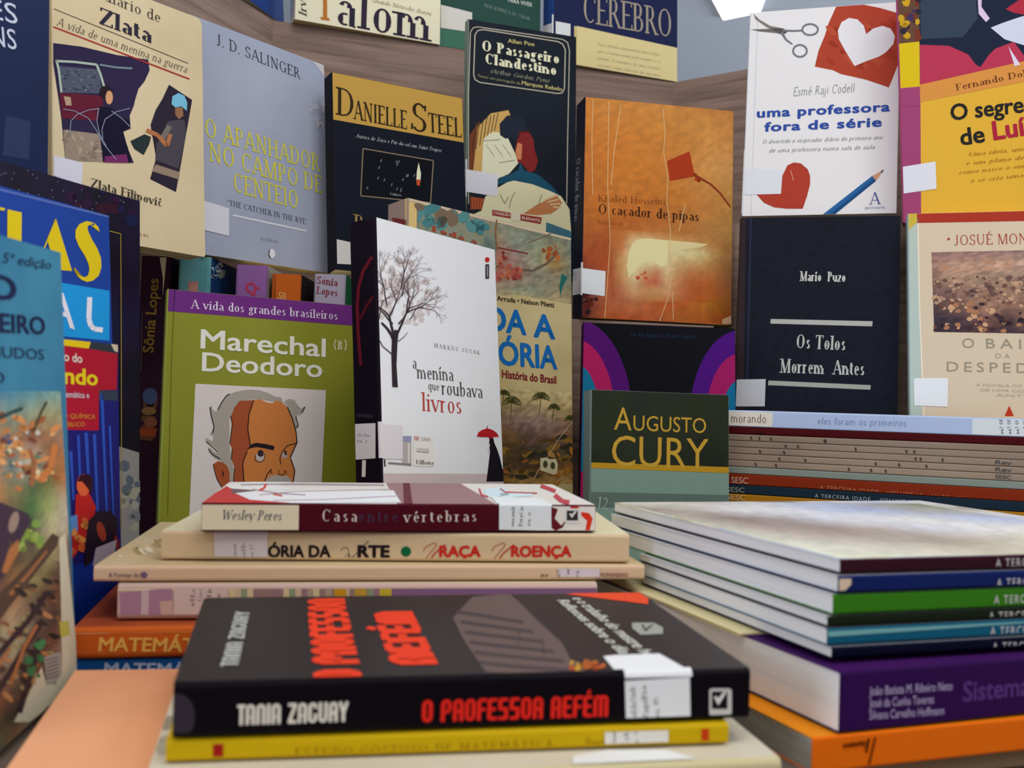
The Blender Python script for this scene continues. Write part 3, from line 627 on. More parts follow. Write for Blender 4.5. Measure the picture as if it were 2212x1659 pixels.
B.poly(f,M('#d2c692'),[(1354,575),(1358,545),(1366,526),(1378,517),(1400,515),(1441,519),(1443,545),(1438,572),(1428,578),(1414,566),(1398,560),(1382,570),(1368,590),(1358,600)],2.1)
B.poly(f,M('#cbbd88'),[(1441,519),(1500,524),(1530,528),(1515,534),(1470,540),(1443,548)],2.1)
B.poly(f,M('#9a3416'),[(1441,348),(1489,327),(1501,381),(1447,391)],3)
B.line(f,M('#7a2c16'),[(1496,376),(1514,386),(1535,398),(1556,418),(1578,448)],5,3.2,w1=3); B.line(f,M('#a03a18'),[(1500,374),(1512,392),(1500,386)],6,3)
B.text(f,'#7a3c14','Khaled Hosseini',(1291,435),(1438,443),15,T=.1,t=.04,serif=.05)
B.text(f,'#33190c','O caçador de pipas',(1291,461),(1510,478),21,T=.13,t=.045,serif=.07)
B.text(f,'#8a4a18','Romance',(1290,483),(1346,487),9,T=.09)
cr=M('#e0b47c')
for pts in ([(1432,235),(1436,290),(1433,330),(1442,380),(1440,430),(1448,500),(1445,540),(1450,580),(1444,640),(1424,695)],[(1315,220),(1312,400),(1318,520),(1306,690)],[(1341,225),(1326,330),(1320,400)],[(1480,440),(1466,500)],[(1281,215),(1278,300),(1280,420)],[(1452,630),(1454,690)]):
    B.line(f,cr,pts,1.3,6)
B.poly(f,M('#cfa780'),[(1560,690),(1583,680),(1583,700),(1560,700)],3)
B.text('spine','#8d95a8','O caçador de pipas',(1246,345),(1241,480),9,up=(1,0),T=.12)
B.sticker([('front',[(1256,579),(1308,586),(1306,640),(1254,633)]),('spine',[(1225,585),(1262,577),(1262,634),(1225,640)])],[('spine','#7f8794','823 H',(1246,605),(1246,585),6,'S',dict(up=(-1,0)))],'#cdd0d6')
B.done('creased orange paperback with a red kite, library label over its spine')
# professora
B=Book('prof',M('#d2cfce'),M('#b9bcc6'))
B.line(f,M('#b4b4ba'),[(1637,35),(1622,465)],1.2,1)
B.poly(f,M('#756e68'),[(1628,30),(1640,42),(1664,56),(1694,62),(1700,70),(1690,76),(1655,58),(1632,42)],2)
B.poly(f,M('#67635f'),[(1621,64),(1690,61),(1702,68),(1692,76),(1680,72),(1640,68)],2)
B.line(f,M('#6d6c72'),[(1690,66),(1715,67),(1733,66)],4,3); B.line(f,M('#6d6c72'),[(1688,70),(1698,86),(1712,96)],6,3,w1=3)
for cx,cy,rx,ry in ((1750,64,17,12),(1728,110,15,13)):
    B.line(f,M('#6d6c72'),[(cx+rx*math.cos(a*PI/9),cy+ry*math.sin(a*PI/9)) for a in range(18)],4,3,closed=True)
B.poly(f,M('#9e3c28'),[(1808,10),(1830,12),(1850,7),(1900,17),(1942,29),(1940,139),(1932,160),(1920,189),(1870,172),(1816,160),(1800,152),(1760,144),(1768,110),(1782,76),(1790,50)],1)
B.blobs(f,['#a8482e','#943422','#8a3020'],[(1770,130),(1800,40),(1930,40),(1925,175)],26,16,21,1.5,.4,(20,60))
B.poly(f,M('#d0cfd8'),[(1846,143),(1826,110),(1812,85),(1810,66),(1818,48),(1834,39),(1852,42),(1866,56),(1871,74),(1886,62),(1906,56),(1924,62),(1933,78),(1930,95),(1915,112),(1900,122),(1872,132)],2.8)
B.text(f,'#5a5a60','Esmé Raji Codell',(1712,208),(1846,199),19,T=.06,t=.05,serif=0,slant=.12)
B.text(f,'#2b4690','uma professora',(1636,254),(1921,240),20,'N',bold=.045,track=1.1)
B.text(f,'#2b4690','fora de série',(1652,284),(1903,273),20,'N',bold=.045,track=1.1)
B.text(f,'#55555a','O divertido e inspirador diário do primeiro ano',(1646,311),(1906,301),9,T=.08,t=.06,serif=0,slant=.25)
B.text(f,'#55555a','de uma professora numa sala de aula',(1660,330),(1889,322),9,T=.08,t=.06,serif=0,slant=.25)
B.poly(f,M('#9e3828'),[(1634,420),(1687,417),(1690,380),(1701,357),(1715,351),(1730,353),(1745,366),(1750,380),(1750,398),(1743,425),(1734,451),(1700,451),(1672,448),(1650,438)],2)
B.line(f,M('#c08070'),[(1708,368),(1714,390)],2,3)
B.poly(f,M('#255a8e'),[(1774,466),(1800,466),(1892,391),(1884,380)],2); B.poly(f,M('#184474'),[(1788,466),(1800,466),(1892,391),(1889,386)],3)
B.poly(f,M('#bc8c68'),[(1884,380),(1892,391),(1909,367)],2); B.poly(f,M('#55504c'),[(1902,370),(1905,375),(1909,366)],3)
B.text(f,'#3a4480','A',(1878,442),(1902,441),26,T=.1,serif=.05); B.text(f,'#6a6e9a','SEXTANTE',(1868,452),(1911,451),5,'N')
B.sticker([('front',[(1612,366),(1691,366),(1687,419),(1608,421)]),('spine',[(1590,366),(1618,366),(1618,421),(1590,421)])],col='#c9ccd8')
B.done('white paperback with scissors, a paper heart and a blue pencil')
# luisa
B=Book('luisa',M('#cd9f34'),M('#923e66'),r=.002)
B.poly(f,M('#923e66'),[(1930,-150),(1986,-150),(1990,500),(1940,500)],1)
B.poly(f,M('#a8324a'),[(1970,-150),(2400,-200),(2400,140),(1975,185)],1)
B.poly(f,M('#1b2236'),[(1975,-150),(2400,-200),(2400,95),(2212,120),(2190,90),(2150,105),(2135,120),(2118,145),(2108,140),(2092,118),(2050,99),(1975,96)],2)
B.poly(f,M('#2e3c4c'),[(1986,-20),(2105,-30),(2112,40),(2080,80),(1990,85)],2.3)
B.poly(f,M('#bfc2dc'),[(2140,60),(2165,50),(2200,38),(2300,10),(2300,90),(2212,98),(2170,85)],3)
B.poly(f,M('#c8b4cc'),[(2110,-40),(2122,-40),(2120,15),(2138,40),(2130,48),(2114,30)],3)
B.poly(f,M('#a0283a'),[(2172,20),(2230,-20),(2260,20),(2212,32),(2190,28)],3)
B.poly(f,M('#c9c0d8'),[(2178,100),(2204,140),(2192,143)],3)
B.poly(f,M('#c6843e'),[(1970,187),(2400,90),(2400,140),(1970,224)],1.6)
B.text(f,'#5a2a1a','Fernando Dolabela',(2065,196),(2276,152),14,T=.12)
B.text(f,'#22201e','O segredo',(2055,260),(2264,236),36,'N',bold=.03)
B.text(f,'#22201e','de',(2077,314),(2127,306),38,'N',bold=.03); B.text(f,'#9c2036','Luísa',(2148,302),(2262,284),42,'N',bold=.04)
for tx,x0,y0,x1,y1 in (('Uma ideia, uma paixão',2090,338,2280,318),('e um plano de negócios:',2085,357,2300,335),('como nasce o empreendedor',2070,377,2310,352),('e se cria uma empresa',2095,395,2290,373)):
    B.text(f,'#8a5c1c',tx,(x0,y0),(x1,y1),8,T=.1,slant=.25)
B.poly(f,M('#5c4030'),[(1930,-150),(1985,-150),(1986,92),(1930,98)],3); B.poly(f,M('#c8ac18'),[(1930,96),(1986,90),(1987,187),(1930,192)],3.5)
B.poly(f,M('#923e66'),[(1930,192),(1987,187),(1988,230),(1930,230)],3.4)
B.blobs(f,['#3a2c50','#b89020','#6b3020','#2a2430'],[(1946,-30),(1984,-30),(1984,85),(1948,85)],30,8,31,3.6)
B.sticker([('front',[(1947,361),(2021,349),(2023,408),(1948,419)])],col='#cbcbdc')
B.done('yellow and red paperback with a magenta spine, beside the white heart book')
# ---------------------------------------------------------------- lower row, left
f='front'
B=Book('ed5',NM('teal_sky_print',['#265878','#2f6a86','#3f7f92'],6,k=1.25),M('#5a7a8a'))
B.image(f,[(-25,845),(130,845),(168,1495),(-25,1640)],['3a6f8c 3c7488 4a7f88 5a8484 6c8c80','8a7a50 6c8070 7c8468 8c8860 8a8a64','a86838 8a6c44 7c4c38 8c6040 8c6c58','a06a44 5c6c68 b0a890 7c5838 a06438','b07040 7c7048 4c5c3c 5c5c34 a46434','9c5c34 5c5038 3c6434 8c9458 a89880','6c4438 443034 3c3c34 a8a078 b0a490','302838 54402c 5a5038 a49468 6c5040','383038 8c5c34 7c7448 54402c 4c3830','7c6c50 94785a 5c4838 6c4430 504034','6c6454 9c9878 54483c 3c3430 8c7440','5c5048 7c6c58 3c302c 6c4834 a89c80','8c4830 403830 5c3428 6c6058 a8a088','54482c 3c3028 744028 a8a288 aca890','486048 7c5838 8c8470 b0ac98 aca890'],1,5,.06)
B.text(f,'#14203e','5ª edição',(3,567),(108,582),24,'N',slant=.3,bold=-.01)
B.text(f,'#151c3c','O',(-30,642),(34,650),56,'N',bold=.03)
B.text(f,'#151c3c','BRASILEIRO',(-190,708),(96,722),52,'N',bold=.03)
B.text(f,'#151c3c','MENUDOS',(-80,768),(94,777),28,'N')
B.text(f,'#151c3c','O',(-20,828),(9,828),26,'N')
B.blobs(f,['#a86a3c','#b87c48','#8c5030','#6a3c2c','#c49058'],[(-10,900),(30,890),(60,900),(120,905),(122,1040),(60,1040),(-10,1100)],60,7,41,2,1.7,(50,130))
B.blobs(f,['#3c4a68','#b0a898','#5a6a50','#c8b890'],[(0,920),(110,930),(118,1020),(0,1040)],24,6,42,2.6)
B.line(f,M('#2a3a3a'),[(-5,905),(25,890),(48,882)],8,3); B.line(f,M('#44402e'),[(72,930),(88,890),(100,868)],6,3); B.line(f,M('#b06a38'),[(86,1040),(108,1010),(118,960)],14,3)
B.line(f,M('#8e5a38'),[(66,1050),(74,1000),(62,970)],9,3)
B.poly(f,M('#3a2c38'),[(-60,1095),(0,1085),(60,1110),(66,1125),(40,1175),(20,1165),(10,1240),(-60,1300)],3)
B.poly(f,M('#9a6238'),[(18,1185),(38,1165),(40,1190),(12,1240),(2,1235)],3.2); B.ell(f,M('#8a7466'),28,1128,10,24,3.4,rot=15)
B.blobs(f,['#7a8f3c','#8a9a4c','#6f8a40'],[(50,1140),(80,1130),(90,1180),(40,1190)],20,10,43,2)
B.poly(f,M('#4a382e'),[(-60,1340),(60,1220),(112,1152),(126,1160),(122,1180),(90,1220),(20,1310),(-60,1420)],3)
B.line(f,M('#8a5a38'),[(20,1285),(60,1240),(100,1190)],9,3.3,w1=5)
B.blobs(f,['#4a3a30','#7a5238','#2e2826','#a07048','#5a4436','#8a7a54'],[(60,1240),(128,1190),(140,1400),(110,1440),(20,1520),(-60,1560),(-60,1400)],70,7,44,3,2.4,(95,130))
for p in ([(-20,1430),(60,1340),(100,1280)],[(-30,1530),(40,1420),(90,1340)],[(40,1540),(70,1440),(86,1380)]): B.line(f,M('#33262a'),p,12,4)
for p in ([(20,1480),(50,1400),(78,1350)],[(-20,1460),(20,1400)]): B.line(f,M('#9a6038'),p,7,4.5)
B.blobs(f,['#3f7a4a','#356a40'],[(60,1400),(90,1380),(84,1460),(62,1470)],10,10,45,4)
B.poly(f,M('#bab29a'),[(126,1165),(140,1150),(168,1440),(160,1490),(60,1560),(28,1560),(60,1500),(88,1440),(96,1470),(118,1480),(132,1440),(130,1300)],3.6)
B.poly(f,M('#a8a048'),[(126,1345),(146,1340),(150,1370),(130,1378)],4)
B.poly(f,M('#8f8a84'),[(93,1420),(128,1408),(132,1455),(118,1474),(98,1480)],5)
for i in range(6): B.line(f,M('#55504c'),[(97,1427+i*8),(124,1418+i*8)],2.6,6)
B.done('blue fifth-edition schoolbook with a painted crowd and tree trunks on its cover')
B=Book('atlas',M('#1a3a86'),M('#142a60'),cov=.0012)
B.poly(f,M('#4a5f9a'),[(-90,384),(236,466),(236,471),(-90,390)],1)
def c5a(p): return [(a/3.95,b/3.95+380) for a,b in p]
B.poly(f,M('#c8ae14'),c5a([(475,368),(612,812),(470,800),(405,560)]),3); B.line(f,M('#c8ae14'),c5a([(475,368),(360,650),(300,790)]),3,3)
SP=[(845,478),(838,440),(800,400),(735,385),(675,410),(642,460),(640,525),(670,600),(720,680),(752,750),(760,800),(748,848),(720,865),(690,850),(650,800),(632,778),(628,800),(650,845),(690,885),(740,905),(792,893),(840,850),(862,780),(858,700),(828,620),(780,540),(748,470),(742,430),(762,412),(800,425)]
for i in range(2,15): B.poly(f,M('#c8ae14'),c5a([SP[i],SP[i+1],SP[29-i-1] if 29-i-1>=0 else SP[29],SP[29-i]]),3)
B.poly(f,M('#c8ae14'),c5a(SP[:3]+[SP[29],SP[28]]),3); B.poly(f,M('#c8ae14'),c5a([SP[12],SP[13],SP[14],SP[15],SP[16],SP[17]]),3)
B.poly(f,M('#c8ae14'),c5a([(60,285),(182,312),(178,720),(58,700)]),3); B.poly(f,M('#c8ae14'),c5a([(-200,250),(0,268),(40,276),(32,298),(0,292),(-200,275)]),3)
B.poly(f,M('#1a86c0'),[(-90,566),(127,610),(236,628),(236,736),(116,725),(-90,690)],1.5)
B.text(f,'#cfcad2','A',(96,690),(160,711),76,'N',bold=.01); B.line(f,M('#cfcad2'),[(193,642),(191,690),(196,705),(204,711),(221,713)],11,3)
B.text(f,'#cfcad2','E G E R',(-300,650),(40,690),74,'N')
B.done('blue and cyan atlas with big yellow letters, behind the red and blue revision guide')
B=Book('redblue',M('#15155c'),M('#15155c'),pages=PAGEY,round_=(0,0,.003,0))
B.poly(f,M('#960f26'),[(-60,740),(116,742),(254,762),(252,842),(213,843),(213,930),(117,928),(-60,925)],1)
B.poly(f,M('#c4a810'),[(-60,700),(116,724),(197,733),(191,753),(116,744),(-60,720)],2); B.poly(f,M('#262e34'),[(197,733),(256,742),(254,764),(191,753)],2)
B.poly(f,M('#b5a58a'),[(236,738),(256,741),(256,762),(246,758)],3)
B.poly(f,M('#2a3340'),[(213,843),(253,844),(253,866),(213,864)],2)
B.text(f,'#c8bcae','leto do',(114,776),(176,784),21,'N',bold=.02)
B.text(f,'#c8ae14','ando',(114,827),(209,832),38,'N',bold=.04); B.text(f,'#b8aab0','Matemática e',(119,857),(191,860),14,'N',bold=.02)
B.text(f,'#b8702c','FÍSICA • QUÍMICA',(95,902),(204,905),11,'N',bold=.02,slant=.15); B.text(f,'#b8702c','CONCURSO PÚBLICO',(40,922),(181,921),11,'N',bold=.02,slant=.15)
for x0,y0,x1,y1,wd in ((152,975,158,1080,7),(168,940,176,1120,6),(185,935,192,1060,8),(203,938,212,1150,7),(219,850,232,1160,7),(236,920,246,1150,5)):
    B.line(f,M('#25459c'),[(x0,y0),(x1,y1)],wd,2,w1=wd*.6)
B.poly(f,M('#0c2a80'),[(138,1225),(262,1200),(262,1340),(138,1340)],2)
B.poly(f,M('#a81a18'),[(163,1068),(192,1066),(206,1095),(202,1125),(190,1150),(168,1190),(150,1215),(135,1225),(140,1160),(160,1130)],3)
B.ell(f,M('#c85430'),179,1048,15,24,4); B.poly(f,M('#2a0a14'),[(165,1040),(172,1026),(190,1024),(199,1036),(196,1068),(186,1052),(176,1040)],5)
B.blobs(f,['#b8502c','#c8803c','#7a1414'],[(150,1150),(195,1100),(185,1190),(140,1220)],14,8,47,4,1.6)
B.poly(f,M('#5080b8'),[(141,1118),(165,1112),(167,1146),(150,1152),(139,1140)],4)
B.poly(f,M('#1a0a1c'),[(190,1125),(210,1104),(238,1104),(254,1125),(252,1150),(236,1180),(205,1180),(195,1215),(180,1225),(184,1160)],5)
B.ell(f,M('#8e3422'),217,1148,9,22,6,rot=-15); B.poly(f,M('#a09098'),[(205,1184),(250,1166),(246,1196),(212,1216),(198,1222)],6)
B.poly(f,M('#7a1818'),[(240,1140),(256,1170),(256,1190),(248,1182)],5)
B.done('red and blue revision guide with a girl in red, half hidden by the fifth-edition schoolbook')
B=Book('starry',NM('night_sky_print',['#0c0c1c','#14101f','#1c1430','#14203c'],14,lo=.3,hi=.75),M('#0c0a14'),cov=.0015)
R=random.Random(9)
for _ in range(26):
    x=R.uniform(0,295); y=345+x*.31+R.uniform(4,60); B.ell(f,M('#8a8aa8'),x,y,1.2,1.2,2,5)
B.blobs(f,['#2a1430','#331426','#1a1c40'],[(150,385),(290,430),(290,480),(150,450)],16,14,49,1.3)
B.line(f,M('#9a8438'),[(236,499),(260,505),(261,700),(262,1142)],1.8,3)
B.poly(f,M('#8f8c88'),[(230,960),(262,966),(300,978),(300,1300),(230,1300)],2)
B.blobs(f,['#5a6470','#a09c8c','#7a7a80'],[(262,1000),(298,1010),(298,1140),(262,1140)],16,13,50,2.3)
B.done('tall dark night-sky book with a thin gold frame, standing before the cream diary')
# ---------------------------------------------------------------- row of upright spines
def upright(x,y,z,yaw,w,h,t,spine,front,label,art=None,pages=PAGEY,worn=None):
    B=Book([x,y,z,yaw,0,0,w,h,t],front,spine,pages=pages,r=.003,cov=.0006)
    if art: art(B)
    if worn:
        for p in worn: B.poly('spine',M('#c4b48c'),p,4)
    return B.done(label,'textbooks standing spine out under the cream diary')
sp='spine'
def a_bio(B):
    B.text(sp,'#8a6c28','Sônia Lopes',(331,762),(343,603),24,'N',up=(-1,0),bold=.02)
    B.text(sp,'#5a3a28','BIO',(330,950),(342,842),30,'N',up=(-1,0),bold=.05)
    B.ell(sp,M('#3c4a6a'),324,856,16,18,5); B.ell(sp,M('#7a5a34'),322,888,16,9,5); B.ell(sp,M('#7a4a30'),326,912,14,12,5); B.poly(sp,M('#8a3c20'),[(300,925),(340,925),(336,945),(300,940)],5)
    B.poly(sp,M('#5a4a48'),[(308,560),(309,560),(306,800),(304,800)],3)
upright(-.312,1.0,.0005,91,.15,.277,.026,M('#2c1524'),M('#0c0f1e'),'dark plum biology textbook with gold lettering up its spine, first of the upright row',a_bio,worn=[[(345,556),(360,556),(356,600),(352,640),(352,600)]])
def a_t(B):
    B.poly(sp,M('#b0746a'),[(407,608),(428,608),(428,640),(407,640)],2); B.text(sp,'#c08a78','III',(410,628),(425,629),14,'N',lay=3,bold=.04)
    B.poly(f,M('#c9b68a'),[(446,553),(457,558),(452,700),(446,700)],2); B.blobs(f,['#7a90a8','#2f5a84','#b0b8b0'],[(456,560),(480,566),(474,605),(455,600)],16,6,51,3); B.ell(f,M('#8a9a8a'),479,592,6,11,4,rot=30)
upright(-.2755,1.0,.0005,90,.15,.278,.029,NM('worn_turquoise',['#4d8a90','#5c9498','#679c98'],30,k=1.2),M('#163a66'),'worn turquoise textbook spine with a deep blue cover, in the upright row',a_t)
def a_p(B): B.text(sp,'#b0304a','CS',(527,622),(547,640),16,'N',bold=.04,up=(1,-1)); B.poly(sp,M('#c6b494'),[(500,560),(570,563),(570,567),(500,564)],3)
upright(-.2265,1.01,.0005,90,.15,.2735,.0287,M('#80568e'),M('#8e8a84'),'mauve-purple textbook spine in the upright row',a_p)
def a_o(B): B.text(sp,'#c88a4c','SB',(600,645),(617,648),16,'N',bold=.05); B.poly(sp,M('#c8b28c'),[(578,570),(645,573),(645,579),(578,576)],3); B.poly(sp,M('#7a3c1c'),[(592,575),(596,575),(594,700),(590,700)],2)
upright(-.1965,1.015,.0005,90,.15,.267,.0268,M('#b2561a'),M('#1c1614'),'orange textbook spine in the upright row, above the purple band of the biography',a_o)
def a_g(B):
    B.text(sp,'#7a2434','Sonia',(683,612),(729,618),16,T=.15,t=.06); B.text(sp,'#7a2434','Lopes',(683,634),(729,640),16,T=.15,t=.06)
    B.poly(sp,M('#cbb88c'),[(668,576),(740,580),(740,584),(705,586),(685,590),(668,588)],3)
upright(-.158,1.03,.0005,90,.10,.270,.0293,M('#9c94a4'),M('#10603c'),'pale lilac textbook spine with two words in dark red, last of the upright row',a_g)
# ---------------------------------------------------------------- biography
GR=NM('olive_green_cover',['#76791c','#7d8026','#868a30'],4,k=1.35)
B=Book('marechal',GR,M('#8a9144'),hard=True,r=.0015)
B.poly(f,M('#642a72'),[(350,600),(785,640),(785,706),(768,704),(359,672),(345,671)],1)
B.line(f,M('#5c6016'),[(378,624),(371,760),(362,1112)],2,2); B.line(f,M('#47195a'),[(378,622),(375,672)],2.4,3)
B.text(f,'#d0c6d4','A vida dos grandes brasileiros',(412,666),(730,691),19,T=.12,t=.05)
B.text(f,'#d8d0c4','Marechal',(434,752),(702,771),43,'N',bold=.022)
B.text(f,'#d8d0c4','Deodoro',(437,801),(695,815),42,'N',bold=.022)
for x in (725,745): B.line(f,M('#c4bd9c'),[(x,733),(x+(-3 if x<730 else 3),745),(x,757)],2.4,3)
B.text(f,'#c4bd9c','B',(729,756),(741,757),20,T=.2)
B.poly(f,M('#cbc2bd'),[(422,829),(704,843),(695,1041),(690,1200),(405,1200),(409,1110)],1)
def c5(p): return [(a/5.53+380,b/5.53+820) for a,b in p]
B.poly(f,M('#9c9489'),c5([(400,330),(430,305),(435,350),(470,385),(500,360),(540,280),(600,195),(700,150),(800,128),(900,120),(1000,128),(1100,160),(1180,200),(1260,215),(1280,285),(1180,270),(1060,245),(940,235),(760,255),(680,370),(640,480),(640,760),(660,950),(690,1060),(690,1230),(640,1230),(620,1100),(540,980),(460,940),(400,880),(380,820),(400,810),(450,860),(500,885),(515,860),(430,780),(360,740),(350,690),(400,720),(440,740),(445,680),(400,650),(420,630),(450,560),(430,450)]),2)
B.poly(f,M('#9c9489'),c5([(1285,275),(1320,240),(1370,232),(1420,250),(1450,300),(1490,345),(1540,325),(1510,385),(1480,430),(1450,420),(1430,460),(1440,510),(1460,550),(1430,590),(1400,500),(1370,400),(1320,310)]),2)
B.poly(f,M('#964a2a'),c5([(920,245),(760,255),(700,330),(655,440),(670,530),(640,760),(670,830),(660,950),(700,1050),(680,1250),(815,1250),(800,1000),(850,860),(890,790),(860,600),(870,420)]),3)
B.poly(f,M('#bc733a'),c5([(928,245),(1000,235),(1080,270),(1150,285),(1200,250),(1255,265),(1320,320),(1390,470),(1430,620),(1445,750),(1400,850),(1365,930),(1400,1030),(1418,1090),(1400,1250),(812,1250),(798,1000),(850,860),(890,790),(860,600),(870,420)]),4)
B.poly(f,M('#9a4c2a'),c5([(445,1010),(500,975),(560,990),(610,1030),(640,1110),(645,1240),(600,1290),(550,1290),(490,1190),(460,1090)]),3)
B.poly(f,M('#4a1c1a'),c5([(545,1070),(575,1120),(560,1180)]),5)
K1=M('#241816')
for pts,wd in (([(500,360),(540,280),(600,195),(640,170)],2),([(405,330),(420,430),(455,560),(440,640)],2),([(928,245),(870,420),(858,600),(890,790)],2.2),([(850,860),(812,950),(798,1010),(812,1240)],2.2),([(655,440),(672,530),(645,760)],1.8),([(670,830),(662,950)],1.8),([(700,1050),(685,1230)],1.6),([(1330,330),(1390,470),(1432,620),(1445,750),(1400,850),(1365,930)],2.2),([(1368,940),(1400,1030),(1418,1090),(1395,1250)],2.2),([(1440,760),(1330,790),(1270,860),(1240,940),(1250,1010)],1.8),([(1060,1210),(1090,1130),(1140,1070)],2),([(1140,1070),(1130,1110),(1150,1120)],1.5),([(1230,1080),(1225,1130),(1290,1140),(1300,1080)],1.5),([(1310,1090),(1320,1130)],1.5),([(360,740),(430,800),(505,870)],1.6),([(390,830),(430,890),(530,950)],1.6),([(445,1010),(460,1090),(490,1190),(550,1290)],1.4),([(1430,440),(1460,550),(1435,580)],2),([(1540,325),(1500,400)],2),([(950,900),(940,960),(1000,990),(1050,960),(1062,880)],1.4)):
    B.line(f,K1,c5(pts),wd,6)
B.poly(f,M('#1e1620'),c5([(840,845),(900,775),(960,755),(1060,770),(1175,795),(1165,845),(1060,822),(960,805),(890,820)]),6)
B.poly(f,M('#b4aaa4'),c5([(950,890),(1058,890),(1050,950),(1010,985),(965,960)]),5); B.poly(f,M('#33242a'),c5([(975,860),(1010,835),(1045,860),(1045,910),(1010,925),(975,905)]),6)
B.poly(f,M('#a89a92'),c5([(1265,880),(1330,870),(1330,930),(1290,940),(1262,920)]),5); B.poly(f,M('#38282a'),c5([(1290,850),(1320,850),(1325,900),(1300,905)]),6)
B.poly(f,M('#a29a90'),c5([(1065,1250),(1080,1190),(1120,1155),(1180,1140),(1230,1145),(1260,1155),(1320,1145),(1370,1190),(1390,1250)]),5.5)
B.done('green hardback biography with a purple band and a cartoon of a white-haired man')
# ---------------------------------------------------------------- tree book
WH=NM('snow_white_print',['#c8c0bc','#cec7c3','#d2ccc8'],3,k=1.6)
B=Book('menina',WH,M('#130b16'),r=.002)
B.poly(f,M('#b8a8a4'),[(790,1022),(1110,1024),(1110,1200),(790,1200)],1)
tw=['#2c2226','#3e3236','#5a4a4c','#786868','#928484']
R=random.Random(12)
for cx,cy,rx,ry,n in ((835,620,26,55,30),(868,590,30,38,40),(905,640,30,45,34),(900,680,36,28,24),(835,650,26,40,20)):
    for _ in range(n):
        a=R.uniform(0,2*PI); q=R.random()**.5; x,y=cx+rx*q*math.cos(a),cy+ry*q*math.sin(a)
        B.ell(f,M('#bcb1ad'),max(812,x),y,R.uniform(3,7),R.uniform(3,7),1+.2*(_%3),7)
def branch(x,y,a,l,wd,d):
    if d==0 or l<3: return
    pts=[(x,y)]; b=a
    for _ in range(3):
        b+=R.uniform(-.22,.22); x+=l/3*math.cos(b); y-=l/3*math.sin(b); pts.append((x,y))
    if x>808: B.line(f,M(tw[min(4,6-d)]),[(max(p[0],809),p[1]) for p in pts],wd,3+.2*d,w1=wd*.65)
    for k in range(R.choice((2,3)) if d>2 else 3):
        branch(x,y,b+R.uniform(-.75,.75),l*R.uniform(.6,.82),wd*.62,d-1)
B.poly(f,M('#2a2024'),[(847,836),(859,837),(856,790),(858,740),(861,715),(852,712),(846,735),(845,770)],3)
branch(851,738,2.1,50,6.5,6); branch(852,736,1.62,54,6,6); branch(858,720,1.2,48,5,6); branch(860,700,1.0,42,3.4,5); branch(848,700,2.3,42,3.4,5)
branch(865,625,1.45,34,3,5); branch(835,660,1.9,40,3,5); branch(818,690,1.5,40,2.4,5); branch(868,640,1.2,34,2.4,5); branch(885,690,.9,30,2,5)
B.line(f,M('#5a4a4c'),[(846,765),(826,748),(812,720)],3,3,w1=1.5); B.line(f,M('#5a4a4c'),[(859,738),(872,728),(880,718)],2,3,w1=1)
B.ell(f,M('#b02422'),1052,561,5,5.5,4); B.line(f,M('#3a3034'),[(1052,571),(1052,602)],8,4); B.line(f,M('#8a8688'),[(1052,575),(1052,598)],2.5,5)
B.text(f,'#7a726e','MARKUS ZUSAK',(937,750),(1036,766),9,T=.11,track=.25)
B.text(f,'#3c3634','a',(890,795),(900,797),26,T=.1); B.text(f,'#3c3634','menína',(900,817),(980,823),30,T=.1,t=.045,serif=.04)
B.text(f,'#4a4442','que',(924,841),(949,844),18,T=.1); B.text(f,'#3c3634','roubava',(953,852),(1043,860),31,T=.1,t=.045,serif=.04)
B.text(f,'#a8382a','livros',(910,887),(998,894),40,T=.1,t=.045,serif=.05)
B.poly(f,M('#a39a96'),[(868,942),(888,942),(888,1003),(868,1001)],3); B.poly(f,M('#8886a0'),[(868,942),(888,942),(888,955),(868,954)],4); B.poly(f,M('#c8c0ba'),[(880,957),(884,957),(884,1000),(880,1000)],4)
B.line(f,M('#76706e'),[(838,1000),(888,1004)],4,4); B.line(f,M('#2e2a2c'),[(830,992),(831,1008)],3,4)
B.poly(f,M('#d2ccc4'),[(893,942),(936,944),(936,1008),(893,1006)],3)
B.text(f,'#a83a34','FIC',(894,951),(906,952),9,T=.2,lay=5); B.text(f,'#8a8482','CAIXA',(909,952),(928,953),8,'N',lay=5)
B.text(f,'#8a8482','cultural',(899,971),(925,973),5,'N',lay=5); B.text(f,'#6a6462','municipal',(899,977),(925,979),6,'N',lay=5); B.text(f,'#4a4644','Vilhena',(896,1002),(935,1004),9,lay=5,T=.14,slant=.2)
B.poly(f,M('#a41e22'),[(1029,943),(1033,934),(1040,929),(1052,925),(1064,929),(1072,935),(1077,943),(1066,944),(1060,950),(1054,944),(1042,944)],4)
B.line(f,M('#3a2a2c'),[(1052,925),(1052,920)],1.5,4)
B.poly(f,M('#18141a'),[(1057,946),(1065,947),(1067,957),(1073,970),(1078,985),(1084,1010),(1096,1040),(1050,1040),(1054,1010),(1058,975),(1056,958)],4)
B.line(f,M('#d0c8c4'),[(1057,960),(1054,970),(1056,976)],2,5)
B.line('spine',M('#5c1420'),[(804,555),(785,585),(775,620),(772,660),(774,720),(780,790)],7,2)
B.line('spine',M('#4a101c'),[(806,640),(790,665),(778,690)],6,2)
B.text('spine','#4a4450','menina',(772,900),(806,902),9,T=.1)
B.line('spine',M('#c9c3bc'),[(787,994),(786,1030)],8,3)
B.sticker([('spine',[(768,916),(812,914),(812,990),(768,993)]),('front',[(806,914),(869,920),(869,992),(806,990)])],[('spine','#6f6a68','813 Z94',(772,942),(800,944),7,'S',{}),('spine','#6f6a68','ex 2',(772,955),(795,957),6,'S',{})],'#c8c1c2')
B.done('white paperback with a bare winter tree and a red umbrella')
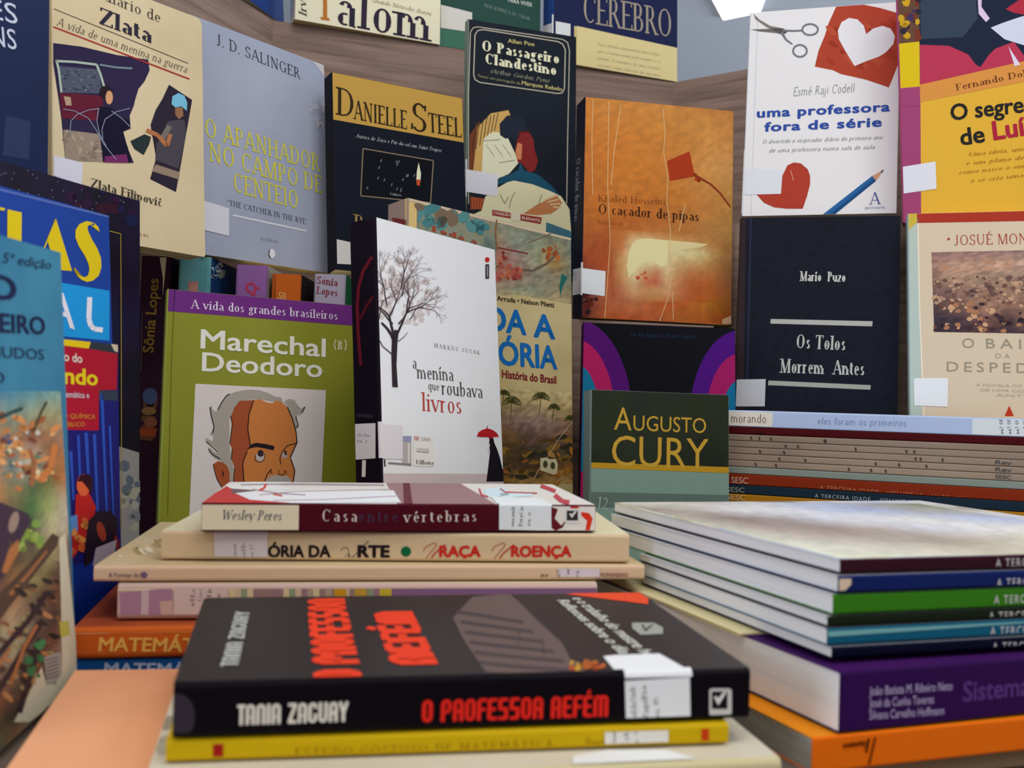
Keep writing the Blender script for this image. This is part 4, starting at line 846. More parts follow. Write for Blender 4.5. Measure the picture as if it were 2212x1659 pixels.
# ---------------------------------------------------------------- history
MOS=NM('mosaic_green_grey_print',['#5a6a60','#74806f','#8a8468','#7a8a80','#946a4c'],26,(1.6,1,1),.55,6,.5,lo=.32,hi=.68,k=1.15)
B=Book('toda',MOS,M('#8f7a72'),pages=PAGEY,round_=(0,0,.004,0))
B.poly('spine',M('#c0a878'),[(875,420),(890,425),(890,700),(875,700)],2); B.poly('spine',M('#6f2c30'),[(848,470),(878,475),(878,500),(848,500)],2)
B.poly(f,M('#b8a68c'),[(872,425),(1240,515),(1240,522),(872,432)],1); B.poly(f,M('#c0a46a'),[(872,430),(900,437),(900,700),(872,700)],1)
B.blobs(f,['#3f6f72','#4a7a78','#6a5a48'],[(905,445),(1000,460),(1060,500),(905,480)],26,11,61,1.5,1.6)
B.text(f,'#8e3a2c','Toda a',(925,497),(1030,528),12,T=.2)
B.line(f,M('#7a5030'),[(1073,470),(1070,500),(1073,540)],3,3)
B.line(f,M('#5a5244'),[(1072,575),(1110,582),(1150,585),(1180,570),(1206,545)],5,2); B.line(f,M('#6a5a48'),[(1140,525),(1190,505)],3,2)
B.blobs(f,['#8a3a34','#9a4a40','#a0583c'],[(1072,560),(1120,580),(1130,600),(1072,605)],26,8,62,2.3,.7)
B.blobs(f,['#a0602c','#8e4a24'],[(1170,535),(1205,530),(1205,560),(1180,570)],14,7,63,2.3,.7)
B.line(f,M('#6e2a2a'),[(1075,535),(1140,548)],3,3); B.blobs(f,['#7e3028'],[(1085,545),(1100,545),(1100,565),(1085,565)],6,5,64,3)
B.image(f,[(1072,480),(1236,520),(1245,668),(1072,655)],['6f7262 7d8068 6a7060 68705e 707462','8a7a5c 7a8070 7e8468 8a7c5a 6c7464','8e5848 8a7468 8a8a6c 8f6c3c 747c68','9a5c4c 90705c 7a7460 7e7a60 5c6a58','8c7c64 7e8068 7c8068 8c7c5c 747050','a8966a a8966a a8966a a8966a a8966a'],1,5,.1)
B.poly(f,M('#1f5a58'),[(1213,590),(1225,600),(1215,620),(1210,640),(1208,620)],3)
B.poly(f,NM('aged_yellow_sky',['#ad9a66','#b8a674','#c0ae80'],14,k=1.2),[(860,640),(1075,640),(1110,636),(1250,660),(1260,1300),(860,1300)],2)
B.text(f,'#2f2418','Arruda • Nelson Piletti',(1073,649),(1196,664),11,'N',bold=.03,lay=4)
B.text(f,'#135a96','DA',(1052,712),(1135,723),54,'N',bold=.04,lay=4); B.text(f,'#135a96','A',(1154,727),(1197,732),52,'N',bold=.04,lay=4)
B.text(f,'#135a96','ÓRIA',(1078,787),(1202,797),53,'N',bold=.04,lay=4)
B.text(f,'#6a1a1e','História do Brasil',(1084,816),(1201,829),18,'N',bold=.04,lay=4)
B.image(f,[(1080,838),(1250,850),(1255,1045),(1080,1045)],['a08c5a b09c6a b8a472 b8a472 b4a070','8a7a4c 947e54 a08a60 a08a58 a89260','6c5040 7e6458 846a5c 806450 8a6c48','6a4a20 5c4430 64483a 6c5038 7a5030','5a4020 403424 383828 443c2c 7c4c24','3c2c18 4a3824 50381c 6a4a24 8a6030','6a5024 8a6c34 9a7840 a8844c a88850'],3,5,.12)
B.blobs(f,['#6a4a38','#7a5430','#5a4a2c'],[(1082,920),(1245,930),(1245,960),(1085,960)],14,6,66,3.3,.5,(0,20))
B.blobs(f,['#2e2c1c','#4a3c20','#7a5a24','#8a5020','#383424','#5c4420'],[(1080,945),(1245,945),(1245,1040),(1085,1040)],50,6,67,3.6,2.2,(60,120))
B.blobs(f,['#a07434','#9a6420'],[(1180,980),(1245,960),(1245,1100),(1190,1100)],14,5,68,4,2)
for cx,cy,r_ in ((1105,868,22),(1168,858,20),(1196,880,14),(1232,905,14),(1088,850,14)):
    for k in range(9):
        a=math.radians(-20+k*27); B.line(f,M(['#3e4424','#4e5028','#5a4a24'][k%3]),[(cx,cy),(cx+r_*.6*math.cos(a),cy-r_*.6*math.sin(a)),(cx+r_*math.cos(a),cy-r_*.45*math.sin(a)+4)],5,5,w1=2)
    B.line(f,M('#5a4a30'),[(cx,cy),(cx-4,cy+r_*1.9)],2,4.6)
B.poly(f,M('#c6bc94'),[(1166,990),(1180,988),(1186,992),(1200,991),(1204,1002),(1203,1022),(1196,1026),(1166,1016)],6); B.ell(f,M('#4a4630'),1177,1003,5,8,7); B.ell(f,M('#4a4630'),1193,1006,5,8,7)
B.line(f,M('#a89c80'),[(1182,988),(1205,950),(1240,905)],1.3,6); B.line(f,M('#a07a5a'),[(1150,1040),(1165,1010)],3,6)
B.done('large worn history textbook with a mosaic ship and blue capitals, behind the tree book')
# ---------------------------------------------------------------- rainbow, olive, black, cream
B=Book('rainbow',M('#07070e',.35),M('#2c0a2e'))
for cx,cy,rr in ((1245,905,((121,215,'#450a5c'),(84,171,'#98164e'),(50,118,'#0c6080'))),(1597,915,((109,201,'#400a66'),(74,151,'#8a1450'),(40,93,'#0c5a7c')))):
    for i,(rx,ry,cc) in enumerate(rr): B.ell(f,M(cc),cx,cy,rx,ry,1+i*.7,48)
B.text(f,'#1b2c46','Do big-bang ao Homo sapiens',(1360,727),(1504,731),9,T=.1,slant=.2,lay=4)
B.done('black book with purple, pink and blue arcs, under the orange kite novel')
B=Book('cury',M('#70887a'),M('#62706c'),r=.0015)
B.poly(f,NM('dark_olive_print',['#20241a','#2a3020','#232a24'],14,k=1.1),[(1250,830),(1600,840),(1600,1016),(1250,1003)],1)
B.poly(f,M('#a8801e'),[(1250,998),(1600,1010),(1600,1023),(1250,1010)],2)
g='#b08a30'
B.text(f,g,'A',(1326,928),(1364,930),52,'N',bold=.0); B.text(f,g,'UGUSTO',(1368,930),(1525,936),35,'N')
B.text(f,g,'CURY',(1321,1006),(1530,1013),70,'N',bold=-.004)
B.poly(f,M('#54655c'),[(1250,1062),(1600,1070),(1600,1100),(1250,1095)],1)
B.text(f,'#a0b0a4','12',(1289,1098),(1312,1101),26,T=.07,t=.05,serif=0)
B.line('spine',M('#a8b4ac'),[(1259,850),(1261,868)],2,2)
B.done('sage and dark olive book with gold name lettering, in front of the arc book')
B=Book('tolos',NM('black_cloth',['#0d0f19','#121522','#11131d'],90,k=1.2,rough=.5),M('#2c2220'),hard=True,r=.003)
B.line(f,M('#262a44'),[(1622,470),(1617,700),(1612,890)],3,1); B.poly(f,M('#2a2024'),[(1590,460),(1611,460),(1606,900),(1585,900)],1)
B.text(f,'#b4b4ae','Mario  Puzo',(1727,607),(1827,609),21,T=.2,t=.07,serif=.03)
B.poly(f,M('#a0a098'),[(1665,689),(1885,694),(1884,705),(1664,699)],1); B.poly(f,M('#96968c'),[(1660,822),(1881,832),(1880,842),(1659,832)],1)
B.text(f,'#a8a8a0','Os Tolos',(1718,752),(1827,757),30,T=.17,t=.06,serif=.05); B.text(f,'#a8a8a0','Morrem  Antes',(1684,805),(1868,811),30,T=.17,t=.06,serif=.05)
B.sticker([('front',[(1589,820),(1654,819),(1652,878),(1587,878)])],col='#b4b4b6')
B.done('black hardback with two silver bars, under the white heart paperback')
B=Book('baile',M('#c2b096'),M('#93a6a0'),pages=PAGEY)
B.poly(f,M('#a3b0a6'),[(1950,440),(1979,440),(1992,920),(1960,920)],1.2); B.poly(f,M('#b8a03c'),[(1950,440),(1980,440),(1981,480),(1960,500),(1950,500)],2.2)
B.poly(f,M('#9a3022'),[(1970,458),(2400,440),(2400,474),(1970,482)],1); B.line(f,M('#d2cbb8'),[(1983,470),(1986,660),(1996,900)],3,1)
B.text(f,'#96342a','•',(2046,524),(2052,524),16,'N'); B.text(f,'#96342a','JOSUÉ MONTELLO',(2062,530),(2310,524),22,T=.08,t=.045,serif=.02)
B.image(f,[(2012,545),(2300,539),(2302,722),(2018,717)],['806058 84645c 84645c 7c6058 7a605a 7a605a','8c6a5c a88470 a8826c b08c74 a8887c a08478','7c6050 a08068 806c58 8c705c 706456 807060','6a4c48 7c5c50 84604e 8c6c58 6c584a 8c6c54','4c3838 644840 8c6a54 7a5848 806450 a07c60','302830 3c2c34 6c4840 402c30 a07858 704c3c','28222c 382830 4c3030 382830 50383a 402c30'],1,6,.1)
B.blobs(f,['#b08468','#a87a5c'],[(2030,568),(2212,560),(2212,575),(2030,590)],14,10,72,1.8,.3,(0,10))
B.blobs(f,['#8a6a58','#a0806a','#6a4c44','#b08c70','#5a4440'],[(2016,600),(2320,590),(2320,655),(2018,660)],220,4.2,73,2,1.5,(70,110))
B.blobs(f,['#3a2a2e','#2a2028','#6a3c34','#9a6a4c','#b8906c'],[(2018,655),(2320,655),(2320,716),(2020,714)],80,6,74,2.3,1.4,(70,110))
B.text(f,'#8a8270','O',(2078,751),(2104,752),22,'N',bold=-.01); B.text(f,'#8a8270','BAILE',(2130,752),(2270,755),22,'N',bold=-.01,track=1.5)
B.text(f,'#9a927e','DA',(2150,773),(2182,774),10,'N',track=1.5); B.text(f,'#8a8270','DESPEDIDA',(2045,802),(2318,808),22,'N',bold=-.01,track=1.4)
for i,(x,tx) in enumerate(((2108,'A NOVELA DO AMOR'),(2118,'DE UMA CIDADE'),(2150,'ANTIGA'))): B.text(f,'#a09886',tx,(x,834+i*11),(x+150-i*20,838+i*11),6,'N')
B.poly(f,M('#a8341e'),[(2170,899),(2180,876),(2190,899)],1)
B.sticker([('front',[(1974,817),(2048,817),(2047,879),(1975,876)])],col='#cfd2da')
B.done('cream book with a crowd photograph and a red top edge, beside the black hardback')
# ---------------------------------------------------------------- near pile
def LB(fit,front,spine,**k): return Book(fit,front,spine,laid=True,**k)
DK=NM('black_cover_painted_haze',['#262022','#2c2526','#2b2728'],5,k=1.2,rough=.42)  # black cover, its surface haze painted in as a greyer base colour
B=LB('refem',DK,M('#0b070d',.4),pages=PAGEY,r=.0025,round_=(0,.004,.003,0))
f,sp='front','spine'
B.text(f,'#a8a8a2','TANIA ZAGURY',(514,1440),(540,1322),38,up=(-1,0),sq=True,T=.19,t=.15,serif=0)
B.text(f,'#e4381e','O PROFESSOR',(784,1467),(744,1293),108,up=(-1,0),sq=True,T=.3,t=.2,serif=0)
B.text(f,'#e4381e','REFÉM',(946,1434),(890,1321),104,up=(-1,0),sq=True,T=.3,t=.2,serif=0)
for y in (): B.line(f,M('#6a2018'),[(676+(y-1300)*.06,y),(700+(y-1300)*.08,y)],2,2.8)
for pts in ([(716,1340),(728,1342)],[(710,1358),(722,1358)],[(700,1372),(720,1372)],[(740,1428),(775,1428)],[(836,1352),(862,1352)],[(842,1372),(868,1372)],[(876,1354),(900,1354)],[(884,1374),(908,1374)],[(850,1392),(870,1392)],[(892,1394),(918,1394)]): B.line(f,M('#4a1c18'),pts,5,3)
B.poly(f,M('#5c4c48'),[(1020,1290),(1100,1282),(1120,1300),(1160,1340),(1215,1390),(1232,1425),(1290,1470),(1080,1482),(1040,1440),(1000,1380),(978,1335)],1)
for i in range(7): B.line(f,M('#42383a'),[(985+i*10,1322+i*22),(1040+i*14,1330+i*22),(1130+i*22,1345+i*21)],7,1.6)
B.line(f,M('#3a3030'),[(1122,1360),(1120,1395)],2,2); B.line(f,M('#3a3030'),[(1172,1385),(1174,1420)],2,2)
B.blobs(f,['#b88a2c','#b05a24','#a84a1c'],[(1228,1432),(1308,1428),(1308,1452),(1235,1455)],26,8,81,3,.6)
B.text(f,'#c4c4b8','Reflexoes sobre o dia a dia',(1203,1298),(1382,1450),17,'N',bold=.02,up=(.72,-.7)); B.text(f,'#c4c4b8','e o trabalho do mestre hoje',(1235,1293),(1406,1430),17,'N',bold=.02,up=(.72,-.7))
B.poly(f,M('#dc4424'),[(1222,1284),(1400,1268),(1400,1306)],2)
B.poly(f,M('#8f9288'),[(1365,1346),(1412,1346),(1432,1356),(1432,1370),(1384,1372),(1366,1358)],2); B.poly(f,M('#2e2a2c'),[(1385,1350),(1394,1366),(1412,1350),(1408,1350),(1394,1360),(1390,1350)],3)
B.text(sp,'#d2cabc','TANIA ZAGURY',(512,1566),(752,1558),44,sq=True,T=.19,t=.15,serif=0)
B.text(sp,'#d2241a','O PROFESSOR REFÉM',(911,1560),(1315,1547),48,sq=True,T=.2,t=.15,serif=0)
B.ell(sp,M('#2e2730'),385,1548,36,50,1,24)
B.poly(sp,M('#b8b4b0'),[(1532,1490),(1537,1487),(1575,1487),(1580,1491),(1580,1540),(1575,1546),(1537,1547),(1532,1542)],2); B.poly(sp,M('#140f14'),[(1537,1493),(1571,1493),(1571,1531),(1537,1531)],3)
B.poly(sp,M('#c8c4c0'),[(1541,1505),(1551,1523),(1569,1494),(1562,1494),(1551,1508),(1547,1503)],4)
B.sticker([('front',[(1303,1420),(1330,1417),(1424,1414),(1474,1442),(1488,1452),(1488,1475),(1350,1478)]),('spine',[(1349,1470),(1489,1462),(1491,1564),(1352,1568)])],
 [('spine','#6f6a66','371.102(81)',(1375,1556),(1371,1482),12,'S',dict(up=(-1,0),T=.16)),('spine','#6f6a66','Zag/Pro',(1400,1552),(1395,1478),12,'S',dict(up=(-1,0),T=.16)),('spine','#6f6a66','ex. 15',(1424,1550),(1420,1505),10,'S',dict(up=(-1,0),T=.16))],'#d9d7d2')
B.done('thick black paperback with red title lettering, topmost of the near pile')
B=LB('yellow',M('#c4a40c'),M('#b4940a',.45),pages=PAGEY,r=.002)
B.poly(sp,M('#8e1814'),[(460,1590),(482,1590),(482,1660),(460,1660)],2); B.poly(sp,M('#b0340e'),[(1515,1550),(1531,1550),(1531,1625),(1515,1625)],2)
B.text(sp,'#6a4c08','ESTUDO GOSTOSO DE MATEMÁTICA',(636,1633),(1194,1615),17,T=.08,t=.035,track=.12); B.text(sp,'#6a4c08','Turma',(1262,1612),(1322,1610),16,T=.08)
B.sticker([('spine',[(1306,1570),(1443,1565),(1443,1620),(1306,1626)])],[('spine','#8a8a88','51(07)',(1330,1618),(1330,1578),10,'S',dict(up=(-1,0),T=.18)),('spine','#8a8a88','Est',(1358,1618),(1358,1580),14,'S',dict(up=(-1,0),T=.18)),('spine','#8a8a88','ex 2',(1378,1616),(1378,1578),9,'S',dict(up=(-1,0),T=.18))],'#c9c5bc')
B.done('thin yellow maths booklet with two red stripes, under the thick black paperback')
CR0=NM('scuffed_cream_cover',['#b3ac98','#c0b8a4','#cbc6b8'],8,k=1.35,rough=.4)
B=LB('cream0',CR0,M('#b8ac84'),pages=PAGEY,r=.003,round_=(0,.003,.003,0))
B.blobs(f,['#8e8874','#a09a86'],[(345,1560),(372,1545),(366,1620),(345,1630)],8,14,83,1)
B.poly(f,M('#a39a7c'),[(1300,1640),(1640,1655),(1640,1664),(1300,1664)],1)
B.sticker([('front',[(1236,1636),(1310,1622),(1440,1622),(1500,1640),(1520,1664),(1240,1664)])],col='#d6d4ce')
B.done('broad cream book at the bottom of the near pile, under the yellow booklet')
SAL=NM('salmon_card',['#c8885f','#cc8f68','#cf9674'],3,k=1.45,rough=.7)
p0,p1=unz(163,1448,.0158),unz(15,1659,.0158)
ya=math.degrees(math.atan2(p0.y-p1.y,p0.x-p1.x))-90
d=Vector((math.cos(math.radians(ya)),math.sin(math.radians(ya)),0)); e=Vector((-d.y,d.x,0)); pn=p0+d*.2-e*.19
B=Book([pn.x,pn.y,.0158,ya,0,0,.19,.2,.0154],SAL,SAL,laid=True,pages=PAGES,name='folder'); B.done('plain salmon-pink folder lying flat beside the near pile',cat='folder')
# ---------------------------------------------------------------- middle pile
B=LB('casa',M('#c9c4bc'),M('#430a18',.4),pages=PAGEY,r=.001)
B.poly(f,M('#b23a38'),[(425,1090),(490,1050),(560,1062),(640,1092)],1.2)
B.poly(f,M('#8a6a6c'),[(830,1036),(980,1036),(1075,1092),(860,1092)],1.2); B.poly(f,M('#5a1c2c'),[(870,1036),(884,1036),(892,1092),(872,1092)],1.6)
for pts,wd in (([(520,1048),(620,1046),(830,1048)],3),([(560,1070),(640,1062),(840,1058)],2),([(590,1082),(700,1080),(860,1072)],2),([(545,1058),(600,1066),(660,1070)],3)): B.line(f,M('#9a8a90'),pts,wd,2)
B.poly(f,M('#6a5458'),[(500,1056),(560,1060),(640,1072),(560,1074),(500,1066)],1.5)
B.poly(f,M('#d6d4cc'),[(480,1046),(560,1040),(640,1040),(600,1050),(640,1058),(560,1060),(500,1056)],1.8)
B.poly(f,M('#dadad4'),[(508,1066),(560,1060),(700,1058),(850,1060),(866,1086),(640,1088),(540,1080)],1.9)
B.line(f,M('#c04a3c'),[(575,1046),(570,1056),(560,1060)],5,2.5); B.line(f,M('#b05048'),[(590,1068),(610,1072)],4,2.5)
B.poly(f,M('#b8ccd0'),[(1045,1058),(1090,1052),(1100,1070),(1050,1076)],2); B.poly(f,M('#bcd0d4'),[(1080,1066),(1150,1062),(1150,1072),(1085,1076)],2)
for pts,wd in (([(1035,1056),(1040,1070),(1055,1074)],4),([(1080,1056),(1092,1064),(1160,1066)],3),([(1168,1050),(1185,1056),(1200,1062)],8),([(1198,1070),(1215,1084),(1230,1086)],10)): B.line(f,M('#a8404a'),pts,wd,2.5)
B.poly(sp,M('#cfc4a8'),[(430,1080),(646,1084),(645,1146),(430,1146)],1)
B.text(sp,'#3e4c52','Wesley Peres',(478,1122),(608,1124),21,T=.12,slant=.2); 
B.text(sp,'#c8b8ac','Casa',(694,1126),(772,1127),26,T=.13,track=.18); B.text(sp,'#3c3448','entre',(774,1127),(860,1127),24,T=.1,track=.22); B.text(sp,'#c8b8ac','vértebras',(872,1128),(1030,1126),24,T=.13,track=.16)
B.poly(sp,M('#cfc9c0'),[(1190,1086),(1290,1088),(1290,1146),(1190,1146)],1)
B.poly(sp,M('#5a1820'),[(1191,1095),(1205,1100),(1198,1120),(1212,1135),(1225,1120),(1215,1140),(1200,1146),(1191,1140)],2); B.poly(sp,M('#b8281c'),[(1232,1086),(1250,1088),(1250,1098),(1232,1098)],2)
B.poly(sp,M('#c8301c'),[(1255,1106),(1272,1108),(1280,1120),(1274,1145),(1264,1145),(1268,1125),(1256,1114)],2)
B.poly(sp,M('#c9c6c0'),[(1221,1100),(1253,1100),(1253,1130),(1221,1130)],3); B.poly(sp,M('#2c2a2c'),[(1224,1103),(1248,1103),(1248,1124),(1224,1124)],4); B.poly(sp,M('#c9c6c0'),[(1229,1110),(1235,1119),(1246,1104),(1241,1104),(1235,1111),(1232,1108)],5)
B.sticker([('spine',[(1078,1087),(1190,1090),(1191,1146),(1078,1144)]),('front',[(1060,1074),(1170,1078),(1192,1096),(1078,1094)])],[('spine','#5a5654','869.0(81)',(1110,1137),(1112,1094),8,'S',dict(up=(-1,0),T=.16)),('spine','#5a5654','Per/Cas',(1128,1137),(1130,1092),8,'S',dict(up=(-1,0),T=.16)),('spine','#5a5654','ex 3',(1145,1137),(1146,1106),7,'S',dict(up=(-1,0),T=.16))],'#cdd2d4')
B.done('paperback with a dark maroon and cream spine, topmost of the middle pile')
IV=NM('ivory_cover',['#cdc4a2','#d3cbac','#d8d2ba'],5,k=1.35,rough=.35)
B=LB('proenca',IV,M('#c0a886',.4),pages=PAGEY,r=.002)
B.text(sp,'#1e1418','ÓRIA',(580,1203),(656,1203),26,'N',bold=.05); B.text(sp,'#1e1418','DA',(668,1203),(713,1203),26,'N',bold=.05); B.text(sp,'#1e1418','RTE',(774,1203),(840,1203),26,'N',bold=.06)
B.line(sp,M('#5a5048'),[(736,1190),(742,1182),(752,1184),(754,1196),(745,1202)],1.4,3); B.line(sp,M('#5a5048'),[(728,1212),(760,1205),(785,1180),(796,1168)],2,3); B.line(sp,M('#5a5048'),[(754,1196),(756,1212)],3,3)
B.ell(sp,M('#0c5a38'),877,1191,11,11,3)
B.text(sp,'#b8281c','RAÇA',(950,1202),(1037,1202),24,'N',bold=.06); B.text(sp,'#b8281c','ROENÇA',(1105,1202),(1233,1202),24,'N',bold=.06)
for x in (914,1062): B.line(sp,M('#a8604a'),[(x+2,1210),(x+14,1196),(x+30,1176),(x+24,1172),(x+6,1180),(x,1190)],1.8,3); B.line(sp,M('#a83a2a'),[(x+14,1212),(x+24,1196),(x+48,1176)],3,3)
B.sticker([('spine',[(463,1150),(578,1151),(578,1218),(463,1217)]),('front',[(470,1140),(582,1142),(579,1155),(464,1154)])],[('spine','#8a8486','7(09)',(512,1206),(511,1174),9,'S',dict(up=(-1,0),T=.16)),('spine','#8a8486','Pro/His',(532,1214),(530,1172),10,'S',dict(up=(-1,0),T=.16)),('spine','#8a8486','ex 12',(549,1205),(547,1175),8,'S',dict(up=(-1,0),T=.16))],'#c5bcc0')
B.done('ivory art history book with black and red spine letters around a green dot')
PK=NM('buff_card_cover',['#b8a076','#c0aa84','#c6b496'],6,(1,3,1),k=1.35)
B=LB('pink',PK,M('#c4a688'),pages=PAGEY,r=.002)
B.text(sp,'#7a6468','8 Formas da',(236,1246),(300,1246),9,'N',bold=.03); B.ell(sp,M('#6a5470'),311,1242,8,7,3)
B.text(sp,'#5a4c4a','arq',(1164,1250),(1182,1250),16,T=.14,slant=.3); B.text(sp,'#8a5a50','HUMANISMO',(1296,1245),(1356,1246),9,'N',bold=.02)
B.blobs(f,['#9c8458','#a8946c','#d0c4a4'],[(240,1210),(400,1150),(400,1130),(320,1190)],24,12,86,1,.5,(20,50))
B.sticker([('spine',[(1205,1221),(1295,1222),(1295,1252),(1205,1252)])],[('spine','#6a6466','72',(1210,1249),(1210,1229),8,'S',dict(up=(-1,0),T=.16)),('spine','#6a6466','For',(1230,1250),(1230,1226),8,'S',dict(up=(-1,0),T=.16)),('spine','#6a6466','ex',(1250,1249),(1250,1231),7,'S',dict(up=(-1,0),T=.16))],'#c6b8bc')
B.done('thin wide buff book jutting out to both sides of the middle pile')
B=LB('purplish',M('#c9be9a'),M('#b69a90'),pages=PAGEY,r=.003)
B.poly(sp,M('#d0c4a0'),[(250,1258),(1300,1258),(1300,1272),(250,1276)],1)
B.poly(sp,M('#9a7488'),[(258,1280),(372,1270),(374,1330),(355,1350),(262,1352)],1.5); B.poly(sp,M('#b8a0a4'),[(306,1275),(322,1275),(320,1350),(304,1350)],2); B.poly(sp,M('#b89a8c'),[(345,1300),(374,1296),(374,1352),(350,1352)],2.2)
R=random.Random(5)
for k in range(26):
    x=495+k*13; B.poly(sp,M(R.choice(['#a08a76','#8a7068','#b8a488','#8a6a70','#c0b084','#7e8a6c'])),[(x,1268+R.uniform(-3,3)),(x+13,1268),(x+13,1300),(x,1300)],2)
for x,cc in ((722,'#b8861c'),(766,'#b08a30'),(820,'#b8a030')): B.poly(sp,M(cc),[(x,1266),(x+26,1266),(x+26,1300),(x,1300)],3)
B.poly(sp,M('#7a5878'),[(846,1269),(1290,1269),(1290,1300),(846,1300)],2)
for x in (1062,1150): B.poly(sp,M('#9a94b0'),[(x,1252),(x+16,1252),(x+16,1269),(x,1269)],3)
B.sticker([('spine',[(376,1258),(493,1258),(493,1356),(376,1356)])],[('spine','#7a6e70','911.3',(420,1310),(422,1268),10,'S',dict(up=(-1,0),T=.16)),('spine','#8a7e80','Geo',(436,1300),(438,1268),9,'S',dict(up=(-1,0),T=.16)),('spine','#5a5254','Lic',(456,1290),(458,1268),9,'S',dict(up=(-1,0),T=.16)),('spine','#5a5254','v 2',(476,1290),(478,1266),9,'S',dict(up=(-1,0),T=.16))],'#c2aca4')
B.done('thick cream and mauve textbook with coloured squares along its spine, in the middle pile')
B=LB('matem',NM('rust_red_cover',['#8e3c20','#a04a26','#702a1c'],8,k=1.3),M('#b8541c'),pages=PAGEY,r=.003)
B.poly(sp,M('#c4a074'),[(150,1352),(235,1356),(235,1368),(150,1370)],1.3); B.poly(sp,M('#c07a3c'),[(230,1356),(430,1356),(430,1366),(230,1368)],1.2); B.poly(sp,M('#b07c44'),[(155,1417),(430,1414),(430,1426),(155,1428)],1.2)
B.text(sp,'#e0a04c','MATEMÁTICA',(213,1406),(492,1408),31,'N',bold=.03,slant=.05)
B.done('rust-orange mathematics textbook in the middle pile, above the blue one')
B=LB('matemb',M('#1c5a9a'),M('#17508e'),pages=PAGEY,r=.002)
B.text(sp,'#a8b4cc','MATEMÁTICA',(226,1458),(500,1460),28,'N',bold=.03)
B.done('blue mathematics textbook at the bottom of the middle pile')
# ---------------------------------------------------------------- magazines on the near right
GC=NM('grey_white_photo_cover',['#6e625a','#b0aaa0','#cdccc8','#a8b4cc','#d4d0b8','#8a7c70'],5,(1,1,2.2),.35,4,1.4,lo=.3,hi=.68,k=1.35)
mags=[('mag0','#2e0d18','dark maroon'),('mag1','#0e1c50','deep blue'),('mag2','#2f6a12','bright green'),('mag3','#141c0e','almost black green'),('mag4','#0d5068','teal'),('mag5','#05061c','midnight blue')]
pos=[(2150,1225,1222),(2152,1268,1262),(2146,1304,1298),(2135,1340,1333),(2138,1372,1365),(2143,1406,1398)]
for i,((k,cc,nm),(x,y0,y1)) in enumerate(zip(mags,pos)):
    B=LB(k,GC if i==0 else M('#b8b8bc'),M(cc,.4),pages=PAGEW,r=.0012,name='magazine')
    B.text(sp,'#b8b4b0','A TERCEIRA IDADE',(x,y0),(x+175,y0-6),19,'N',bold=.0,track=1.25)
    if i==0: B.image(f,[(1325,1083),(1985,1088),(2610,1188),(1816,1206)],['c8c8b8 c4c4b8 b8b0a4 c0c0c0 b0b8cc a8acb8 98988c 6a7a50','8c8078 b0a8a0 d0d0d4 d4d4d0 b4bcd4 a0a8c4 9c9c98 a0a094','b0ac9c 80706c 9c9490 c8c8d4 d4d4dc ccccc8 b0b8d0 a8b0cc','b8b4a4 a09088 8c7c74 a89c94 c0c0c8 d0d0d0 d0d0c8 c0c4cc','c8c8b4 b8b0a4 a89c90 94887c b0a898 c0bca8 c4c0b0 c8c4b8','ccccb8 c8c8b0 c4c0ac b8b09c c0bca8 ccccb8 c8c4b4 ccccbc'],.5,5,.03)
    if i==1: B.poly(sp,M('#c4ac94'),[(1806,1244),(1838,1245),(1838,1262),(1826,1274),(1806,1290)],3)
    if i==4: B.poly(sp,M('#6a9a98'),[(1780,1358),(2400,1320),(2400,1333),(1780,1376)],1.5)
    B.done('%s spined magazine, %s of the six with white capitals'%(nm,('topmost','second','third','fourth','fifth','lowest')[i]),'magazines in the near right pile','magazine')
q=FIT['mag5']; d=rotm(q[3],0,0,False)@Vector((1,0,0)); e=Vector((-d.y,d.x,0)); q2=FIT['purple']
p=Vector((q[0],q[1],0))-d*.035+e*.06
n_=rotm(*q2[3:6],True)@Vector((0,-1,0)); zz=q2[2]-(n_.x*(p.x-q2[0])+n_.y*(p.y-q2[1]))/n_.z
B=Book([p.x,p.y,zz+.0017,q[3],q[4],q[5],.16,.222,.0015],M('#c8bc90'),M('#c0b48c'),laid=True,pages=PAGEY,cov=.0003,r=.0005,name='leaflet'); B.done('thin cream leaflet poking out between the magazines and the thick purple book',cat='leaflet')
B=LB('purple',M('#3a1450'),M('#2a0a40',.4),pages=PAGEW,r=.0012)
for i,(tx,x1) in enumerate((('João Batista M. Ribeiro Neto',2056),('José da Cunha Tavares',2016),('Silvana Carvalho Hoffmann',2038))):
    y=1502+i*26; B.text(sp,'#a898b8',tx,(1877,y),(x1,y-12*(x1-1877)/180),20,'N',bold=.0)
B.text(sp,'#4c2c68','Sistemas de gestão',(2080,1515),(2420,1480),44,'N',bold=.04,lay=2)
B.done('thick purple book with three lines of white names, under the magazines')
B=LB('orange',M('#f07c10'),M('#e06008'),pages=PAGEG,r=.0012)
B.text(sp,'#4a1404','Humano',(1873,1599),(1820,1607),14,'N',up=(0,1),bold=.03); B.line(sp,M('#4a1404'),[(1876,1595),(1870,1625)],5,3); B.line(sp,M('#4a1404'),[(1890,1592),(1876,1652)],4,3)
B.done('bright orange book lying upside down under the thick purple one')
q=FIT['orange']; 
B=Book([q[0]+.01,q[1]+.012,.0106,q[3],q[4],0,.15,.27,.0098],M('#8a7458'),M('#806a50'),laid=True); B.done('plain tan book at the foot of the near right pile, under the orange one')
